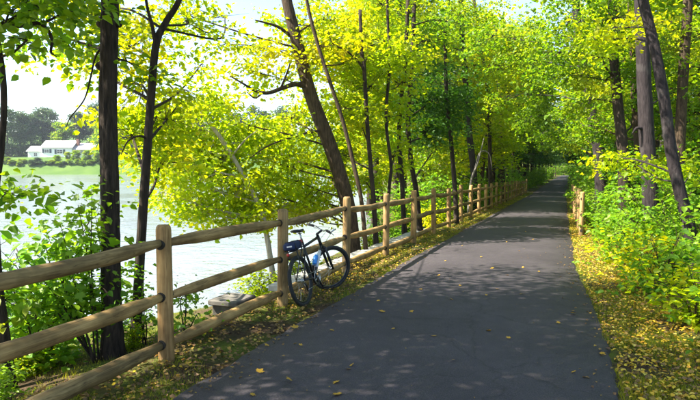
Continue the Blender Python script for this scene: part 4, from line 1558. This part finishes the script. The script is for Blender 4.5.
hpart('wall', wall_gable(-6.2, 5.4, 0, 8, 5.0, 2.4), M['siding'])
hpart('roof', gable(-6.2, 5.4, 0, 8, 5.0, 2.5), M['roof'])
hpart('wing_wall', wall_gable(-12.2, -6.23, 1.2, 7.6, 3.6, 1.7), M['siding'])
hpart('wing_roof', gable(-12.2, -6.75, 1.2, 7.6, 3.6, 1.8), M['roof'])
hpart('wing_wall', wall_gable(5.43, 13.2, .8, 8.2, 4.3, 2.2), M['siding'])
rf = hpart('wing_roof', gable(5.95, 13.2, .8, 8.2, 4.3, 2.3), M['roof'])
hpart('chimney', MB().box((6.4, 3.0, 6.3), (1.0, .9, 3.8), None, 0, .05), M['brick'], rf)
window(-4.2, 3.5, 1.7, 1.3, -.02)
window(.8, 3.3, 2.2, 1.5, -.02)
window(8.6, 3.3, 1.7, 1.1, .78)
window(-9.2, 2.2, 1.3, 1.2, 1.18, False)
window(-3.6, .6, 1.6, 1.3, -.02, False)
hpart('door', MB().box((1.3, -.02, .3), (1.9, .12, 2.1)), M['glass'])
dk = hpart('deck', MB().box((-.2, -2.0, .95 - 1.2), (10.5, 3.6, .2)), M['deck'])
dr = MB()
for k in range(15):
    dr.box((-5.3 + k * .73, -3.7, .25), (.09, .09, .9))
dr.box((-.2, -3.7, .75), (10.5, .12, .1))
hpart('deck_railing', dr, M['deck'], dk)

far_tree = []


def far_proto(i, H, w, mat):
    root = empty('far_tree', (0, 0, 0))
    MB().tube([(0, 0, -1), (0, 0, H * .35), (.3, .1, H * .8)], [.45, .35, .12], 7).build('trunk', M['bark'], root)
    C = []
    for k in range(40):
        t = rng.uniform(.05, 1)
        rr = w * math.sqrt(max(0.02, 1 - ((t - .5) / .56) ** 2)) * rng.uniform(.3, 1)
        a = rng.uniform(0, 6.28)
        C.append((math.cos(a) * rr, math.sin(a) * rr, H * t))
    C = np.array(C)
    S = np.concatenate([in_ellipsoid(30, c, (w * .38, w * .38, H * .085), .4) for c in C])
    lv = spray_leaves(S, rng.uniform(.7, 1.4, len(S)), 6, .75, LEAF4, .5, .3)
    link_mesh('crown', np_mesh('crown', [(lv[0], lv[1], 0)], [mat]), root)
    return root


fprot = [far_proto(0, 19, 6.0, M['far']), far_proto(1, 24, 6.5, M['far']), far_proto(2, 15, 5.5, M['green'])]
fused = [False] * 3


def put_far(i, px, d, sc, label, group, name='far_tree', cat='tree', zscale=1.0):
    d += 17
    p = at(px, 165, d)
    z = gz(p.x, p.y)
    if not fused[i]:
        fused[i] = True
        o = fprot[i]
    else:
        o = copy_tree(fprot[i], (0, 0, 0), 0, 1)
    o.location = (p.x, p.y, z)
    o.rotation_euler = (0, 0, random.uniform(0, 6.28))
    o.scale = (sc, sc, sc * zscale)
    o.name = name
    tag(o, label, cat, group)


put_far(1, 8, 236, .95, 'dark tall tree on the far shore left of the white house', 'trees on the far shore')
put_far(0, 21, 246, 1.0, 'broad dark tree behind the left end of the white house', 'trees on the far shore')
for k, px in enumerate([-40, -22, -8, 34, 44, 56, 66, 78, 90, 101, 114, 128, 142, 156, 170, 184, 198, 212, 228, 244, 262, 282]):
    put_far([0, 1, 2, 0][k % 4], px + random.uniform(-3, 3), 262 + (k % 3) * 9, random.uniform(.85, 1.1), f'hazy tree behind the far shore, {ORD[k] if k < 20 else ("last but one", "last")[k - 20]} of the row from the left', 'hazy trees behind the far shore')
for k, px in enumerate([106, 122, 140, 158, 176, 196, 214, 236, 258]):
    put_far([2, 0, 1][k % 3], px, 218 + (k % 3) * 6, random.uniform(.7, .95), f'tree at the far waterside, {ORD[k]} right of the white house', 'trees at the far waterside')
for px, d, s, lab in ((57, 209, .26, 'rounded dark bush on the far waterline below the white house'), (76, 212, .30, 'yellow green bush on the far bank below the chimney'), (88, 211, .34, 'tall bush on the far bank at the right end of the white house'),
                      (68, 214, .22, 'small bush on the lawn before the white house'), (20, 209, .15, 'low bush at the far waterline left of the lawn'), (33, 208, .13, 'low bush at the far waterline below the lawn'), (8, 209, .2, 'low bush at the far waterline near the left edge'), (98, 210, .3, 'bush on the far waterline right of the white house')):
    put_far(2, px, d, s, lab, 'bushes on the far bank', 'far_bush', 'bush', .8)
for k in range(18):
    put_far(random.choice([0, 2, 2]), -6 + k * 6.4 + random.uniform(-2, 2), 207 + random.uniform(0, 3), random.uniform(.10, .30), f'low waterside bush, {ORD[k]} from the left on the far bank', 'low bushes along the far bank', 'far_bush', 'bush', random.uniform(.35, .7))
print('done')

# ------------------------------------------------------------------ haze over the lake
mh, nth, bh, oh = new_mat('thin_haze')
nth.nodes.remove(bh)
pvn = nth.nodes.new('ShaderNodeVolumePrincipled')
pvn.inputs['Color'].default_value = (.80, .88, 1.0, 1)
pvn.inputs['Density'].default_value = .0002
pvn.inputs['Anisotropy'].default_value = .3
nth.links.new(pvn.outputs[0], oh.inputs['Volume'])
tag(MB().box((-80, 205, 30), (760, 620, 68)).build('haze', mh), 'thin pale haze in the air over the lake and wood', 'haze', kind='stuff')
